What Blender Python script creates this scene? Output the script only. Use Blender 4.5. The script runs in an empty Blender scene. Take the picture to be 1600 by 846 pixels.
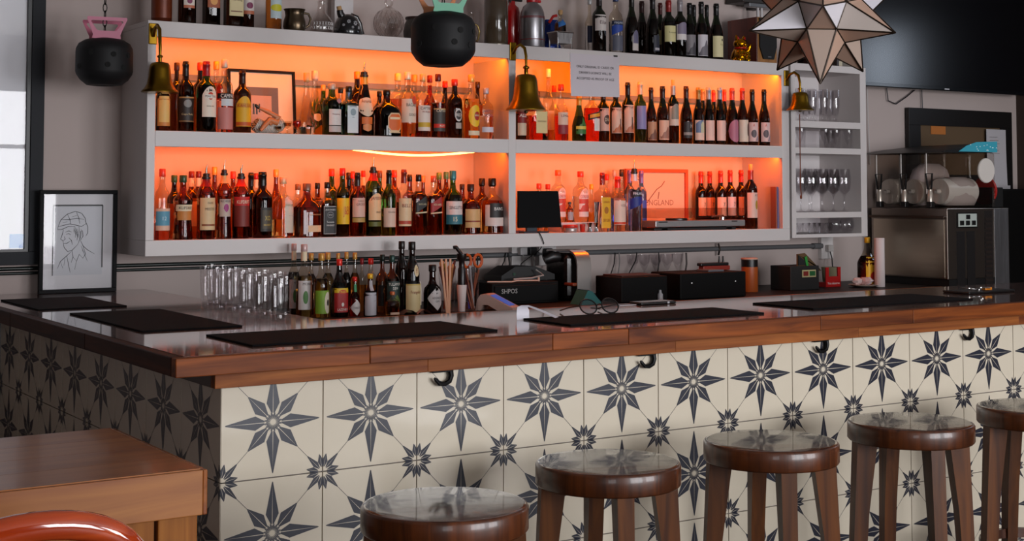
import bpy, bmesh, math, random
from mathutils import Vector, Matrix
random.seed(7)
scn = bpy.context.scene
COL = scn.collection
PI = math.pi
S = 0.3                                   # one wall tile is 30 cm

# ------------------------------------------------------------------ camera
YAW, PIT, FPX, PPY = 0.5802, 0.05, 2205.68, 191.25
CAMP = Vector((-4.7933*S, -12.0465*S, (2.5853+2.5)*S))
CF = Vector((math.sin(YAW)*math.cos(PIT), math.cos(YAW)*math.cos(PIT), math.sin(PIT)))
CR = Vector((math.cos(YAW), -math.sin(YAW), 0))
CU = CR.cross(CF)
cd = bpy.data.cameras.new('camera')
cam = bpy.data.objects.new('camera', cd); COL.objects.link(cam)
cd.sensor_width = 36; cd.sensor_fit = 'HORIZONTAL'; cd.lens = FPX/1600*36
cd.shift_y = -(423-PPY)/1600; cd.clip_start = 0.05
cam.matrix_world = Matrix(((CR.x, CU.x, -CF.x, CAMP.x), (CR.y, CU.y, -CF.y, CAMP.y), (CR.z, CU.z, -CF.z, CAMP.z), (0, 0, 0, 1)))
scn.camera = cam
scn.view_settings.view_transform = 'Standard'
scn.view_settings.look = 'None'
scn.view_settings.gamma = 1
scn.view_settings.use_curve_mapping = False
scn.view_settings.exposure = 0.0
scn.cycles.caustics_refractive = False
scn.cycles.caustics_reflective = False
scn.cycles.sample_clamp_indirect = 4.0
scn.cycles.blur_glossy = 0.5

# ------------------------------------------------------------------ world and daylight
w = bpy.data.worlds.new('world'); scn.world = w; w.use_nodes = True
bg = w.node_tree.nodes['Background']
bg.inputs[0].default_value = (0.75, 0.82, 0.95, 1); bg.inputs[1].default_value = 0.3

def area(name, loc, target, sx, sy, power, col):
    l = bpy.data.lights.new(name, 'AREA'); l.shape = 'RECTANGLE'; l.size = sx; l.size_y = sy
    l.energy = power; l.color = col
    o = bpy.data.objects.new(name, l); COL.objects.link(o); o.location = loc
    o.rotation_euler = (Vector(target)-Vector(loc)).to_track_quat('-Z', 'Y').to_euler()
    return o
# daylight falling through the street windows of the front wall (behind the camera)
WINS = [(-3.2, -1.6, 0.9, 2.5), (0.6, 2.6, 0.7, 2.6), (3.2, 5.2, 0.7, 2.6)]
WPOW = [45, 195, 212]
for (x0, x1, z0, z1), p in zip(WINS, WPOW):
    area('window_daylight', ((x0+x1)/2, -6.02, (z0+z1)/2), ((x0+x1)/2, 0, (z0+z1)/2-.25), x1-x0, z1-z0, p, (0.97, 0.97, 1.0))

area('window_daylight', (6.715, .98, 2.48), (0, .98, 2.2), .40, .50, 5, (.75, .85, 1.0))   # unseen high window, added for the television's bluish reflection

YF, YW = 2.208, 2.55                       # shelf front, wall
SX0, SX1, SXM0, SXM1 = 0.535, 4.255, 2.359, 2.401
ZT0, ZT1, ZM0, ZM1, ZB0, ZB1 = 2.19, 2.258, 1.722, 1.79, 1.258, 1.325
# warm light strips tucked behind the fascias of the four niches
for (x0, x1, z, p, c) in [(.60, 2.34, ZT0+.012, 6.9, (1, .178, .0)), (2.42, 4.19, ZT0+.012, 6.9, (1, .185, .0)),
                          (.60, 2.34, ZM0+.012, 6.3, (1, .118, .0)), (2.42, 4.19, ZM0+.012, 6.3, (1, .106, .0))]:
    cx = (x0+x1)/2
    area('niche_light', (cx, YF+.034, z), (cx, YF+.034+.22, z-.25), x1-x0, .012, p, c)

# ------------------------------------------------------------------ helpers
def ray(x, y): return CF + CR*((x-800)/FPX) - CU*((y-PPY)/FPX)
def at(x, y, X=None, Y=None, Z=None):
    d = ray(x, y)
    t = (X-CAMP.x)/d.x if X is not None else (Y-CAMP.y)/d.y if Y is not None else (Z-CAMP.z)/d.z
    return CAMP + d*t
def pxm(P): return FPX/((Vector(P)-CAMP).dot(CF))
def lin(h):
    if isinstance(h, (tuple, list)): return tuple(h)[:3]
    h = h.lstrip('#'); r = []
    for i in (0, 2, 4):
        c = int(h[i:i+2], 16)/255
        r.append(c/12.92 if c <= .04045 else ((c+.055)/1.055)**2.4)
    return tuple(r)

MC = {}
def pm(col, rough=.5, metal=0, **k):
    key = (col if isinstance(col, str) else tuple(col), rough, metal, tuple(sorted(k.items())))
    if key in MC: return MC[key]
    m = bpy.data.materials.new('plain'); m.use_nodes = True
    nt = m.node_tree; b = nt.nodes['Principled BSDF']; c = lin(col)
    b.inputs['Base Color'].default_value = (*c, 1); b.inputs['Roughness'].default_value = rough; b.inputs['Metallic'].default_value = metal
    if k.get('trans'): b.inputs['Transmission Weight'].default_value = k['trans']; b.inputs['IOR'].default_value = k.get('ior', 1.4)
    if k.get('coat'): b.inputs['Coat Weight'].default_value = k['coat']; b.inputs['Coat Roughness'].default_value = k.get('coatr', .06)
    if k.get('emit'): b.inputs['Emission Color'].default_value = (*c, 1); b.inputs['Emission Strength'].default_value = k['emit']
    if k.get('spec') is not None: b.inputs['Specular IOR Level'].default_value = k['spec']
    if k.get('noise'):
        tc = nt.nodes.new('ShaderNodeTexCoord'); n = nt.nodes.new('ShaderNodeTexNoise'); n.inputs['Scale'].default_value = k.get('nscale', 8)
        n.inputs['Detail'].default_value = 5
        r = nt.nodes.new('ShaderNodeMix'); r.data_type = 'RGBA'
        a = k['noise']; r.inputs[6].default_value = (*[x*(1-a) for x in c], 1); r.inputs[7].default_value = (*[min(1, x*(1+a)) for x in c], 1)
        nt.links.new(tc.outputs['Object'], n.inputs['Vector']); nt.links.new(n.outputs['Fac'], r.inputs[0]); nt.links.new(r.outputs[2], b.inputs['Base Color'])
        if k.get('bump'):
            bp = nt.nodes.new('ShaderNodeBump'); bp.inputs['Strength'].default_value = k['bump']; bp.inputs['Distance'].default_value = .004
            nt.links.new(n.outputs['Fac'], bp.inputs['Height']); nt.links.new(bp.outputs[0], b.inputs['Normal'])
    MC[key] = m
    return m
def thin(col, gl=.9, ior=1.45, rough=.02, pw_=3.2, base=.045):
    key = ('thin', col, gl, ior, rough, pw_, base)
    if key in MC: return MC[key]
    m = bpy.data.materials.new('thin_glass'); m.use_nodes = True; nt = m.node_tree; nt.nodes.clear()
    o = nt.nodes.new('ShaderNodeOutputMaterial'); mx = nt.nodes.new('ShaderNodeMixShader'); t = nt.nodes.new('ShaderNodeBsdfTransparent'); g = nt.nodes.new('ShaderNodeBsdfGlossy')
    f = nt.nodes.new('ShaderNodeLayerWeight'); f.inputs['Blend'].default_value = .5
    pw = nt.nodes.new('ShaderNodeMath'); pw.operation = 'POWER'; pw.inputs[1].default_value = pw_
    ml = nt.nodes.new('ShaderNodeMath'); ml.operation = 'MULTIPLY_ADD'; ml.inputs[1].default_value = .75*(ior-1)/.5; ml.inputs[2].default_value = base
    nt.links.new(f.outputs['Facing'], pw.inputs[0]); nt.links.new(pw.outputs[0], ml.inputs[0])
    t.inputs['Color'].default_value = (*lin(col), 1); g.inputs['Color'].default_value = (gl, gl, gl, 1); g.inputs['Roughness'].default_value = rough
    nt.links.new(ml.outputs[0], mx.inputs[0]); nt.links.new(t.outputs[0], mx.inputs[1]); nt.links.new(g.outputs[0], mx.inputs[2]); nt.links.new(mx.outputs[0], o.inputs[0])
    MC[key] = m
    return m
def rglass(col=(.97, .97, .97)): return pm(col, .0, 0, trans=1.0, ior=1.48)
def liquid(col, ior=1.36): return pm(col, .02, 0, trans=1.0, ior=ior)
def wood(c1, c2, axis='X', scale=1.0, rough=.3, coat=0, dark='180802', knot=.5, rnd=.25, spec=.5, coatr=.05, cior=1.5):
    key = ('wood', c1, c2, axis, scale, rough, coat, dark, knot, spec, coatr, cior)
    if key in MC: return MC[key]
    m = bpy.data.materials.new('wood'); m.use_nodes = True; nt = m.node_tree; b = nt.nodes['Principled BSDF']; N = nt.nodes.new; L = nt.links.new
    tc = N('ShaderNodeTexCoord'); mp = N('ShaderNodeMapping'); oi = N('ShaderNodeObjectInfo')
    st = {'X': (1.2, 16, 16), 'Y': (16, 1.2, 16), 'Z': (16, 16, 1.2)}[axis]
    mp.inputs['Scale'].default_value = tuple(s*scale for s in st)
    vm = N('ShaderNodeVectorMath'); vm.operation = 'ADD'
    cb = N('ShaderNodeCombineXYZ'); mu = N('ShaderNodeMath'); mu.operation = 'MULTIPLY'; mu.inputs[1].default_value = 37.0
    L(oi.outputs['Random'], mu.inputs[0]); L(mu.outputs[0], cb.inputs[0]); L(mu.outputs[0], cb.inputs[1])
    L(tc.outputs['Object'], vm.inputs[0]); L(cb.outputs[0], vm.inputs[1]); L(vm.outputs[0], mp.inputs[0])
    n = N('ShaderNodeTexNoise'); n.inputs['Scale'].default_value = 1.6; n.inputs['Detail'].default_value = 8; n.inputs['Distortion'].default_value = .9
    L(mp.outputs[0], n.inputs['Vector'])
    r = N('ShaderNodeValToRGB'); e = r.color_ramp.elements
    e[0].position = .3; e[0].color = (*lin(c1), 1); e[1].position = .68; e[1].color = (*lin(c2), 1)
    L(n.outputs['Fac'], r.inputs[0])
    n2 = N('ShaderNodeTexNoise'); n2.inputs['Scale'].default_value = .55; n2.inputs['Detail'].default_value = 3; L(mp.outputs[0], n2.inputs['Vector'])
    r2 = N('ShaderNodeValToRGB'); r2.color_ramp.elements[0].position = .60; r2.color_ramp.elements[0].color = (0, 0, 0, 1); r2.color_ramp.elements[1].position = .78; r2.color_ramp.elements[1].color = (knot, knot, knot, 1)
    L(n2.outputs['Fac'], r2.inputs[0])
    mx = N('ShaderNodeMix'); mx.data_type = 'RGBA'; L(r2.outputs[0], mx.inputs[0]); L(r.outputs[0], mx.inputs[6]); mx.inputs[7].default_value = (*lin(dark), 1)
    hs = N('ShaderNodeHueSaturation'); ma = N('ShaderNodeMapRange'); ma.inputs[3].default_value = 1-rnd; ma.inputs[4].default_value = 1+rnd
    L(oi.outputs['Random'], ma.inputs[0]); L(ma.outputs[0], hs.inputs['Value']); L(mx.outputs[2], hs.inputs['Color'])
    L(hs.outputs[0], b.inputs['Base Color']); b.inputs['Roughness'].default_value = rough
    if coat: b.inputs['Coat Weight'].default_value = coat; b.inputs['Coat Roughness'].default_value = coatr
    b.inputs['Specular IOR Level'].default_value = spec; b.inputs['Coat IOR'].default_value = cior
    if not coat and rough > .3:
        bp = N('ShaderNodeBump'); bp.inputs['Strength'].default_value = .08; bp.inputs['Distance'].default_value = .002; L(n.outputs['Fac'], bp.inputs['Height']); L(bp.outputs[0], b.inputs['Normal'])
    MC[key] = m
    return m
def brushed(col, rough=.3, axis='X'):
    key = ('br', col, rough, axis)
    if key in MC: return MC[key]
    m = bpy.data.materials.new('brushed_steel'); m.use_nodes = True; nt = m.node_tree; b = nt.nodes['Principled BSDF']; N = nt.nodes.new; L = nt.links.new
    tc = N('ShaderNodeTexCoord'); mp = N('ShaderNodeMapping'); mp.inputs['Scale'].default_value = {'X': (2, 90, 90), 'Y': (90, 2, 90), 'Z': (90, 90, 2)}[axis]
    n = N('ShaderNodeTexNoise'); n.inputs['Scale'].default_value = 2; n.inputs['Detail'].default_value = 4
    L(tc.outputs['Object'], mp.inputs[0]); L(mp.outputs[0], n.inputs['Vector'])
    mr = N('ShaderNodeMapRange'); mr.inputs[3].default_value = rough*.7; mr.inputs[4].default_value = rough*1.4
    L(n.outputs['Fac'], mr.inputs[0]); L(mr.outputs[0], b.inputs['Roughness'])
    b.inputs['Base Color'].default_value = (*lin(col), 1); b.inputs['Metallic'].default_value = 1
    MC[key] = m
    return m

class MB:
    def __init__(s): s.v = []; s.f = []; s.m = []; s.sharp = 50
    def add(s, vs, fs, mi=0):
        o = len(s.v); s.v += [tuple(p) for p in vs]; s.f += [tuple(i+o for i in q) for q in fs]; s.m += [mi]*len(fs); return s
    def box(s, x0, x1, y0, y1, z0, z1, mi=0, bev=0, seg=2):
        if bev <= 0:
            vs = [(x, y, z) for z in (z0, z1) for y in (y0, y1) for x in (x0, x1)]
            return s.add(vs, [(0, 2, 3, 1), (4, 5, 7, 6), (0, 1, 5, 4), (2, 6, 7, 3), (0, 4, 6, 2), (1, 3, 7, 5)], mi)
        s.sharp = 18; bm = bmesh.new(); bmesh.ops.create_cube(bm, size=1)
        for v in bm.verts: v.co = ((x0+x1)/2+v.co.x*(x1-x0), (y0+y1)/2+v.co.y*(y1-y0), (z0+z1)/2+v.co.z*(z1-z0))
        bmesh.ops.bevel(bm, geom=list(bm.edges), offset=bev, segments=seg, affect='EDGES', profile=.5)
        bm.verts.index_update(); s.add([v.co[:] for v in bm.verts], [[v.index for v in f.verts] for f in bm.faces], mi); bm.free(); return s
    def lathe(s, prof, seg=20, mi=0, c=(0, 0, 0), axis='Z', capb=True, capt=True, n=2, mis=None):
        vs = []; fs = []; ms = []
        def tr(x, y, z):
            if axis == 'Y': x, y, z = x, z, y
            elif axis == 'X': x, y, z = z, x, y
            return (x+c[0], y+c[1], z+c[2])
        for (r, z) in prof:
            for i in range(seg):
                a = 2*PI*i/seg; ca, sa = math.cos(a), math.sin(a)
                k = r if n == 2 else r/(abs(ca)**n+abs(sa)**n)**(1/n)
                vs.append(tr(k*ca, k*sa, z))
        for j in range(len(prof)-1):
            for i in range(seg):
                q = (j*seg+i, j*seg+(i+1) % seg, (j+1)*seg+(i+1) % seg, (j+1)*seg+i)
                fs.append(q if axis != 'Y' else q[::-1]); ms.append(mis[j] if mis else mi)
        if capb: fs.append(tuple(range(seg))[::-1] if axis != 'Y' else tuple(range(seg))); ms.append(mis[0] if mis else mi)
        if capt:
            t = tuple((len(prof)-1)*seg+i for i in range(seg)); fs.append(t if axis != 'Y' else t[::-1]); ms.append(mis[-1] if mis else mi)
        o = len(s.v); s.v += vs; s.f += [tuple(i+o for i in q) for q in fs]; s.m += ms; return s
    def tube(s, pts, r, seg=8, mi=0, closed=False):
        P = [Vector(p) for p in pts]; n = len(P); vs = []; fs = []
        up = Vector((0, 0, 1)); last = None
        for k in range(n):
            if closed: d = P[(k+1) % n]-P[k-1]
            else: d = P[min(k+1, n-1)]-P[max(k-1, 0)]
            d.normalize()
            if last is None: u = d.cross(up) if abs(d.z) < .95 else d.cross(Vector((1, 0, 0)))
            else: u = last-d*last.dot(d)
            u.normalize(); last = u.copy(); v = d.cross(u)
            rr = r[k] if isinstance(r, (list, tuple)) else r
            for i in range(seg):
                a = 2*PI*i/seg; vs.append(P[k]+u*(rr*math.cos(a))+v*(rr*math.sin(a)))
        for k in range(n if closed else n-1):
            for i in range(seg):
                k2 = (k+1) % n
                fs.append((k*seg+i, k*seg+(i+1) % seg, k2*seg+(i+1) % seg, k2*seg+i))
        if not closed: fs += [tuple(range(seg))[::-1], tuple((n-1)*seg+i for i in range(seg))]
        return s.add(vs, fs, mi)
    def prism(s, poly, a0, a1, plane='XZ', mi=0):
        def tr(p, a): return {'XZ': (p[0], a, p[1]), 'XY': (p[0], p[1], a), 'YZ': (a, p[0], p[1])}[plane]
        n = len(poly); vs = [tr(p, a0) for p in poly]+[tr(p, a1) for p in poly]
        fs = [tuple(range(n)), tuple(range(2*n-1, n-1, -1))]+[(i, i+n, (i+1) % n+n, (i+1) % n) for i in range(n)]
        return s.add(vs, fs, mi)
    def obj(s, name, mats, parent=None, loc=None, rz=0, sharp=None, fix=True):
        me = bpy.data.meshes.new(name); me.from_pydata(s.v, [], s.f)
        for m in (mats if isinstance(mats, (list, tuple)) else [mats]): me.materials.append(m)
        me.polygons.foreach_set('material_index', s.m); me.polygons.foreach_set('use_smooth', [True]*len(s.f))
        if fix:
            bm = bmesh.new(); bm.from_mesh(me); bmesh.ops.recalc_face_normals(bm, faces=bm.faces); bm.to_mesh(me); bm.free()
        me.set_sharp_from_angle(angle=math.radians(sharp or s.sharp)); me.update()
        return link(name, me, parent, loc, rz)
def link(name, me, parent=None, loc=None, rz=0):
    o = bpy.data.objects.new(name, me); COL.objects.link(o)
    if parent: o.parent = parent
    if loc is not None: o.location = loc
    if rz: o.rotation_euler = (0, 0, rz)
    return o
def tag(o, label, cat, group=None, kind=None):
    o['label'] = label; o['category'] = cat
    if group: o['group'] = group
    if kind: o['kind'] = kind
    return o
def thing(name, label, cat, loc=(0, 0, 0), rz=0, group=None):
    o = bpy.data.objects.new(name, None); COL.objects.link(o); o.empty_display_size = .05
    o.location = loc; o.rotation_euler = (0, 0, rz)
    return tag(o, label, cat, group)
def struct(name, mb, mats, **k):
    o = mb.obj(name, mats, **k); o['kind'] = 'structure'; return o
def copy_tree(o, parent=None):
    c = o.copy(); COL.objects.link(c); c.parent = parent
    for ch in list(o.children): copy_tree(ch, c)
    return c

TC = {}
def text2d(t):
    """flat glyph mesh of a word, centred, unit cap height -> verts (x, z), faces, width"""
    if t in TC: return TC[t]
    cu = bpy.data.curves.new('glyphs', 'FONT'); cu.body = t; cu.size = 1; cu.resolution_u = 2; cu.align_x = 'CENTER'
    ob = bpy.data.objects.new('glyphs', cu); COL.objects.link(ob)
    dg = bpy.context.evaluated_depsgraph_get(); me = bpy.data.meshes.new_from_object(ob.evaluated_get(dg))
    vs = [v.co.copy() for v in me.vertices]; fs = [tuple(p.vertices) for p in me.polygons]
    bpy.data.objects.remove(ob); bpy.data.curves.remove(cu); bpy.data.meshes.remove(me)
    x0 = min(v.x for v in vs); x1 = max(v.x for v in vs); y0 = min(v.y for v in vs); y1 = max(v.y for v in vs); h = max(.3, y1-y0)
    r = ([((v.x-(x0+x1)/2)/h, (v.y-(y0+y1)/2)/h) for v in vs], fs, (x1-x0)/h)
    TC[t] = r
    return r
def flat_text(name, t, mat, parent, height, fn, maxw=None):
    """lettering laid on a surface by fn(x, z) -> point"""
    vs, fs, wd = text2d(t); s = height
    sx = s if not maxw or wd*s <= maxw else maxw/wd
    mb = MB(); mb.add([fn(x*sx, z*s) for x, z in vs], fs)
    return mb.obj(name, mat, parent, fix=False)

WHITE = pm('cfc8c6', .45, noise=.03, nscale=3)
BLACK = pm('0a0a0b', .45); BLACKM = pm('101012', .6); CHROME = pm('d8d8d8', .12, 1)
# ------------------------------------------------------------------ the room
WALL = pm('baaba6', .85, noise=.05, nscale=1.5, bump=.05)
DARKWALL = pm('3a2c24', .85, noise=.12, nscale=2)
struct('floor', MB().box(-4, 6.9, -6.2, 2.7, -.1, 0), pm('4a3a30', .45, noise=.2, nscale=3))
struct('ceiling', MB().box(-4, 6.9, -6.2, 2.7, 3.1, 3.2), pm('d6d2ce', .9))
struct('wall_back', MB().box(-4, 6.9, YW, 2.7, 0, 3.1), WALL)
struct('wall_left', MB().box(-4, -3.9, -6.2, YW, 0, 3.1), pm('5c483a', .85))
m = MB(); m.box(6.72, 6.9, -6.2, .76, 0, 3.1).box(6.72, 6.9, 1.20, YW, 0, 3.1).box(6.72, 6.9, .76, 1.20, 0, 2.21).box(6.72, 6.9, .76, 1.20, 2.75, 3.1)
struct('wall_right', m, DARKWALL)
m = MB(); m.box(6.70, 6.74, .74, .78, 2.19, 2.77).box(6.70, 6.74, 1.18, 1.22, 2.19, 2.77).box(6.70, 6.74, .78, 1.18, 2.19, 2.23).box(6.70, 6.74, .78, 1.18, 2.73, 2.77)
struct('window_4', m, pm('2a2624', .5))  # frame of the added window that the television mirrors
wf = MB(); xs = [-3.9]+[v for q in WINS for v in q[:2]]+[6.72]
for i in range(0, len(xs), 2): wf.box(xs[i], xs[i+1], -6.1, -5.95, 0, 3.1)
for (x0, x1, z0, z1) in WINS: wf.box(x0, x1, -6.1, -5.95, 0, z0); wf.box(x0, x1, -6.1, -5.95, z1, 3.1)
struct('wall_front', wf, DARKWALL)
for i, (x0, x1, z0, z1) in enumerate(WINS):
    f = MB(); t = .05
    f.box(x0, x0+t, -6.0, -5.93, z0, z1); f.box(x1-t, x1, -6.0, -5.93, z0, z1); f.box(x0, x1, -6.0, -5.93, z0, z0+t); f.box(x0, x1, -6.0, -5.93, z1-t, z1)
    for k in (1, 2): xm = x0+(x1-x0)*k/3; f.box(xm-.02, xm+.02, -5.99, -5.95, z0+t, z1-t)
    zm = z0+(z1-z0)*.68; f.box(x0+t, x1-t, -5.99, -5.95, zm-.02, zm+.02)
    struct('window_%d' % (i+1), f, pm('2a2624', .5))

# ------------------------------------------------------------------ bar: tiled body, apron, worktop
BARX1 = 4.5; ZC = 1.10
CREAM = pm('cfc5b2', .22, noise=.04, nscale=6, coat=.3, coatr=.1); INK = pm('2b2d38', .3, noise=.25, nscale=60)
def tile_mesh():
    mb = MB(); g = .0035; h = .5*S-g/2; d = .008
    def pt(x, z, e=0): return (x*S, -d-e, z*S)
    mb.box(-h, h, -d, 0, -h, h, 0)
    e = .0004
    def kite(cx, cz, ang, r0, rw, hw, r1, gap=.0056):
        c, s = math.cos(ang), math.sin(ang)
        def P(u, v): return pt(cx+c*u-s*v, cz+s*u+c*v, e)
        for sg in (1, -1):
            q = [P(r0, sg*gap*.5), P(r0+.004, sg*hw*.28), P(r0+(rw-r0)*.5, sg*hw*.62), P(rw, sg*hw), P(r1-.01, sg*.006), P(r1, 0), P(rw, sg*gap*.5)]
            mb.add(q, [(0, 1, 2, 3, 4, 5, 6) if sg > 0 else (6, 5, 4, 3, 2, 1, 0)], 1)
    for k in range(4):
        kite(0, 0, k*PI/2, .082, .172, .064, .465)
        kite(0, 0, PI/4+k*PI/2, .082, .182, .064, .348)
    for k in range(16):
        a = PI/8*k+PI/16; kite(0, 0, a, .025, .06, .0115, .092, .002)
    for cx, cz, a0 in ((-.5, -.5, 0), (.5, -.5, PI/2), (.5, .5, PI), (-.5, .5, 1.5*PI)):
        for a, r1 in ((.21, .168), (PI/4, .222), (PI/2-.21, .168)):
            kite(cx, cz, a0+a, .045, .10, .029, r1, .003)
        c, s = math.cos(a0+PI/4), math.sin(a0+PI/4)
        L0, L1, wd = .215, .362, .0022
        mb.add([pt(cx+c*L0-s*wd, cz+s*L0+c*wd, e), pt(cx+c*L0+s*wd, cz+s*L0-c*wd, e), pt(cx+c*L1+s*wd, cz+s*L1-c*wd, e), pt(cx+c*L1-s*wd, cz+s*L1+c*wd, e)], [(0, 1, 2, 3)], 1)
    me = mb.obj('tile', [CREAM, INK], fix=False); m = me.data; bpy.data.objects.remove(me); return m
TILE = tile_mesh()
bar = thing('tiled_bar', 'long bar counter clad in cream tiles with dark star print', 'bar counter', (0, 0, 0))
GROUT = pm('6b6460', .8)
bb = MB(); bb.box(0.008, BARX1, 0.008, .66, .15, ZC-.05); bb.box(0.008, .52, .66, 2.54, .15, ZC-.05)
bb.obj('carcass', GROUT, bar)
MB().box(.05, BARX1, .05, .62, 0, .15).box(.05, .48, .62, 2.54, 0, .15).obj('plinth', pm('1a1513', .6), bar)
for row in (-2, -1, 0):
    for i in range(15):
        link('tile', TILE, bar, ((i+.5)*S, .008, .75+(row+.5)*S))
    for j in range(8):
        o = link('tile', TILE, bar, (.008, (j+.5)*S, .75+(row+.5)*S)); o.rotation_euler = (0, 0, -PI/2)
MB().box(-.012, 0, 2.40, 2.53, .15, 1.0).obj('corner_strip', pm('9a9a9c', .4), bar)
# worktop
WTOP = wood('34180e', '5e2e1a', 'X', 1.0, .4, 1.0, rnd=.1, coatr=.06, cior=1.6)
WEDGE = wood('4a200a', '884618', 'X', 1.0, .5, 0, dark='260c04', knot=.8, rnd=.12, spec=.2)
WEDGE_SHADED = wood('2a120a', '4a2210', 'Y', 1.0, .5, 0, dark='1a0804', knot=.8, spec=.1)  # side-arm edge: same wood darkened, shade put into the colour
WAPR = wood('6a3418', 'a2602e', 'X', 1.0, .55, 0, dark='2a1206', knot=.8, rnd=.1, spec=.2)
wt = thing('bar_worktop', 'thick dark varnished wooden bar top with reddish plank edge', 'worktop', (-.16, -.09, ZC-.05))
def W(x, y): return (x+.16, y+.09)
YB = .70; XL = .645
m = MB()
poly = [W(-.125, -.055), W(BARX1, -.055), W(BARX1, YB), W(XL, YB), W(XL, 2.535), W(-.125, 2.535)]
m.prism(poly, 0, .05, 'XY'); m.obj('slab', WTOP, wt)
ed = [-.16, .40, 1.02, 1.31, 2.15, 2.62, 3.4, 4.0, BARX1]
for a, b in zip(ed[:-1], ed[1:]):
    x0, y0 = W(a, -.09); x1, y1 = W(b, -.056); MB().box(x0+.0006, x1-.0006, y0, y1, 0, .0495, 0, .0025, 2).obj('plank', WEDGE, wt)
for a, b in zip([-.055, .7, 1.6], [.7, 1.6, 2.535]):
    x0, y0 = W(-.16, a); x1, y1 = W(-.126, b); MB().box(x0, x1, y0+.0006, y1-.0006, 0, .0495, 0, .0025, 2).obj('plank', WEDGE_SHADED, wt)
ap = thing('bar_apron', 'plain wooden rail under the bar top edge above the tiles', 'rail', (-.03, -.03, ZC-.094))
ed = [-.03, .62, 1.55, 2.4, 3.3, BARX1]
for a, b in zip(ed[:-1], ed[1:]): MB().box(a+.03, b+.03, 0, .03, 0, .044, 0, .002, 2).obj('plank', WAPR, ap)
MB().box(0, .026, .03, 2.55, 0, .044, 0, .002, 2).obj('plank', wood('2a1208', '4a2412', 'Y', 1, .4), ap)  # side length of the rail, its shade put into darker wood tones

# coat hooks under the top
def hook():
    m = MB(); m.box(-.042, .030, -.014, .0, -.006, .0, 0, .002)
    pts = [(.022, -.008, -.004), (.024, -.010, -.018), (.017, -.012, -.033), (.0, -.014, -.040), (-.020, -.015, -.038), (-.031, -.015, -.026), (-.036, -.015, -.020)]
    m.tube(pts, [.009, .008, .0075, .007, .0065, .006, .003], 10)
    return m
HK = ['first bag hook from the bar corner, black iron', 'second bag hook from the bar corner, black iron', 'third bag hook from the bar corner, black iron', 'fourth bag hook from the bar corner, black iron']
for x, l in zip((.685, 1.45, 2.235, 3.02), HK):
    tag(hook().obj('bag_hook', pm('08080a', .45, .6), None, (x, -.002, ZC-.0945)), l+', under the wooden edge', 'hook', 'bag hooks under the bar edge')

# rubber mats
MAT = pm('070405', .85, spec=.15)
for (x0, x1, y0, y1, l) in [(-.06, .265, 1.606, 2.16, 'black rubber bar mat beside the sketch portrait'), (-.01, .316, .62, 1.39, 'black rubber bar mat on the side arm of the bar'),
        (.113, .918, .06, .41, 'black rubber bar mat in front of the sauce bottles'), (1.20, 2.037, .07, .343, 'black rubber bar mat in front of the cash drawer'),
        (2.305, 3.19, .10, .42, 'black rubber bar mat in front of the carton display')]:
    m = MB(); m.box(0, x1-x0, 0, y1-y0, 0, .006, 0, .002)
    tag(m.obj('bar_mat', MAT, None, (x0, y0, ZC)), l, 'mat', 'rubber bar mats')
ZM = .985

# ------------------------------------------------------------------ white wall shelf with four lit niches
sh = thing('wall_shelf', 'long white wall shelf with four orange lit niches', 'shelf', (SX0, YF, ZB0))
def sp(name, x0, x1, y0, y1, z0, z1, mat=WHITE, bev=.002, par=None):
    return MB().box(x0-SX0, x1-SX0, y0-YF, y1-YF, z0-ZB0, z1-ZB0, 0, bev).obj(name, mat, par or sh)
sp('top_board', SX0, SX1, YF+.018, YW, ZT1-.022, ZT1); sp('fascia', SX0, SX1, YF, YF+.018, ZT0, ZT1)
sp('bottom_board', SX0, SX1, YF, YW, ZB0, ZB1)
sp('side_panel', SX0, .572, YF+.018, YW, ZB1, ZT1-.022); sp('stile', SX0, .572, YF, YF+.018, ZB1, ZT0)
sp('side_panel', 4.2, SX1, YF+.018, YW, ZB1, ZT1-.022); sp('stile', 4.2, SX1, YF, YF+.018, ZB1, ZT0)
sp('divider', SXM0, SXM1, YF, YW-.012, ZB1, ZT0)
for a, b in ((.572, SXM0), (SXM1, 4.2)):
    sp('middle_board', a, b, YF+.018, YW-.012, ZM1-.02, ZM1); sp('fascia', a, b, YF, YF+.018, ZM0, ZM1)
sp('back_panel', .572, 4.2, YW-.012, YW, ZB1, ZT1-.022, pm('cfb088', .8), 0)  # tan tint puts some of the orange strip light into the panel
for a, b in ((.60, 2.34), (2.42, 4.18)): sp('rear_batten', a, b, YW-.026, YW-.012, 2.035, 2.062, pm('7d7672', .6), .001)
LED = pm('ffb050', .5, emit=3.0)
for i, (a, b, z) in enumerate(((.6, 2.34, ZT0), (2.42, 4.19, ZT0), (2.42, 4.19, ZM0))):
    sp('light_strip', a, b, YF+.020, YF+.024, z+.012, z+.022, LED, 0)
# the strip of the lower niche has come loose and sags below the board
pts = []
for i in range(25):
    u = i/24; x = 1.52+u*.66; pts.append((x-SX0, .012+.02, (ZM0+.004-.022*math.sin(PI*u))-ZB0))
m = MB(); vs = []
for p in pts: vs += [(p[0], p[1], p[2]-.005), (p[0], p[1]+.002, p[2]+.005)]
m.add(vs, [(2*i, 2*i+2, 2*i+3, 2*i+1) for i in range(24)])
o = m.obj('light_strip', pm('ffd070', .5, emit=4.0), sh, fix=False); o['label'] = 'sagging warm light strip'

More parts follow.
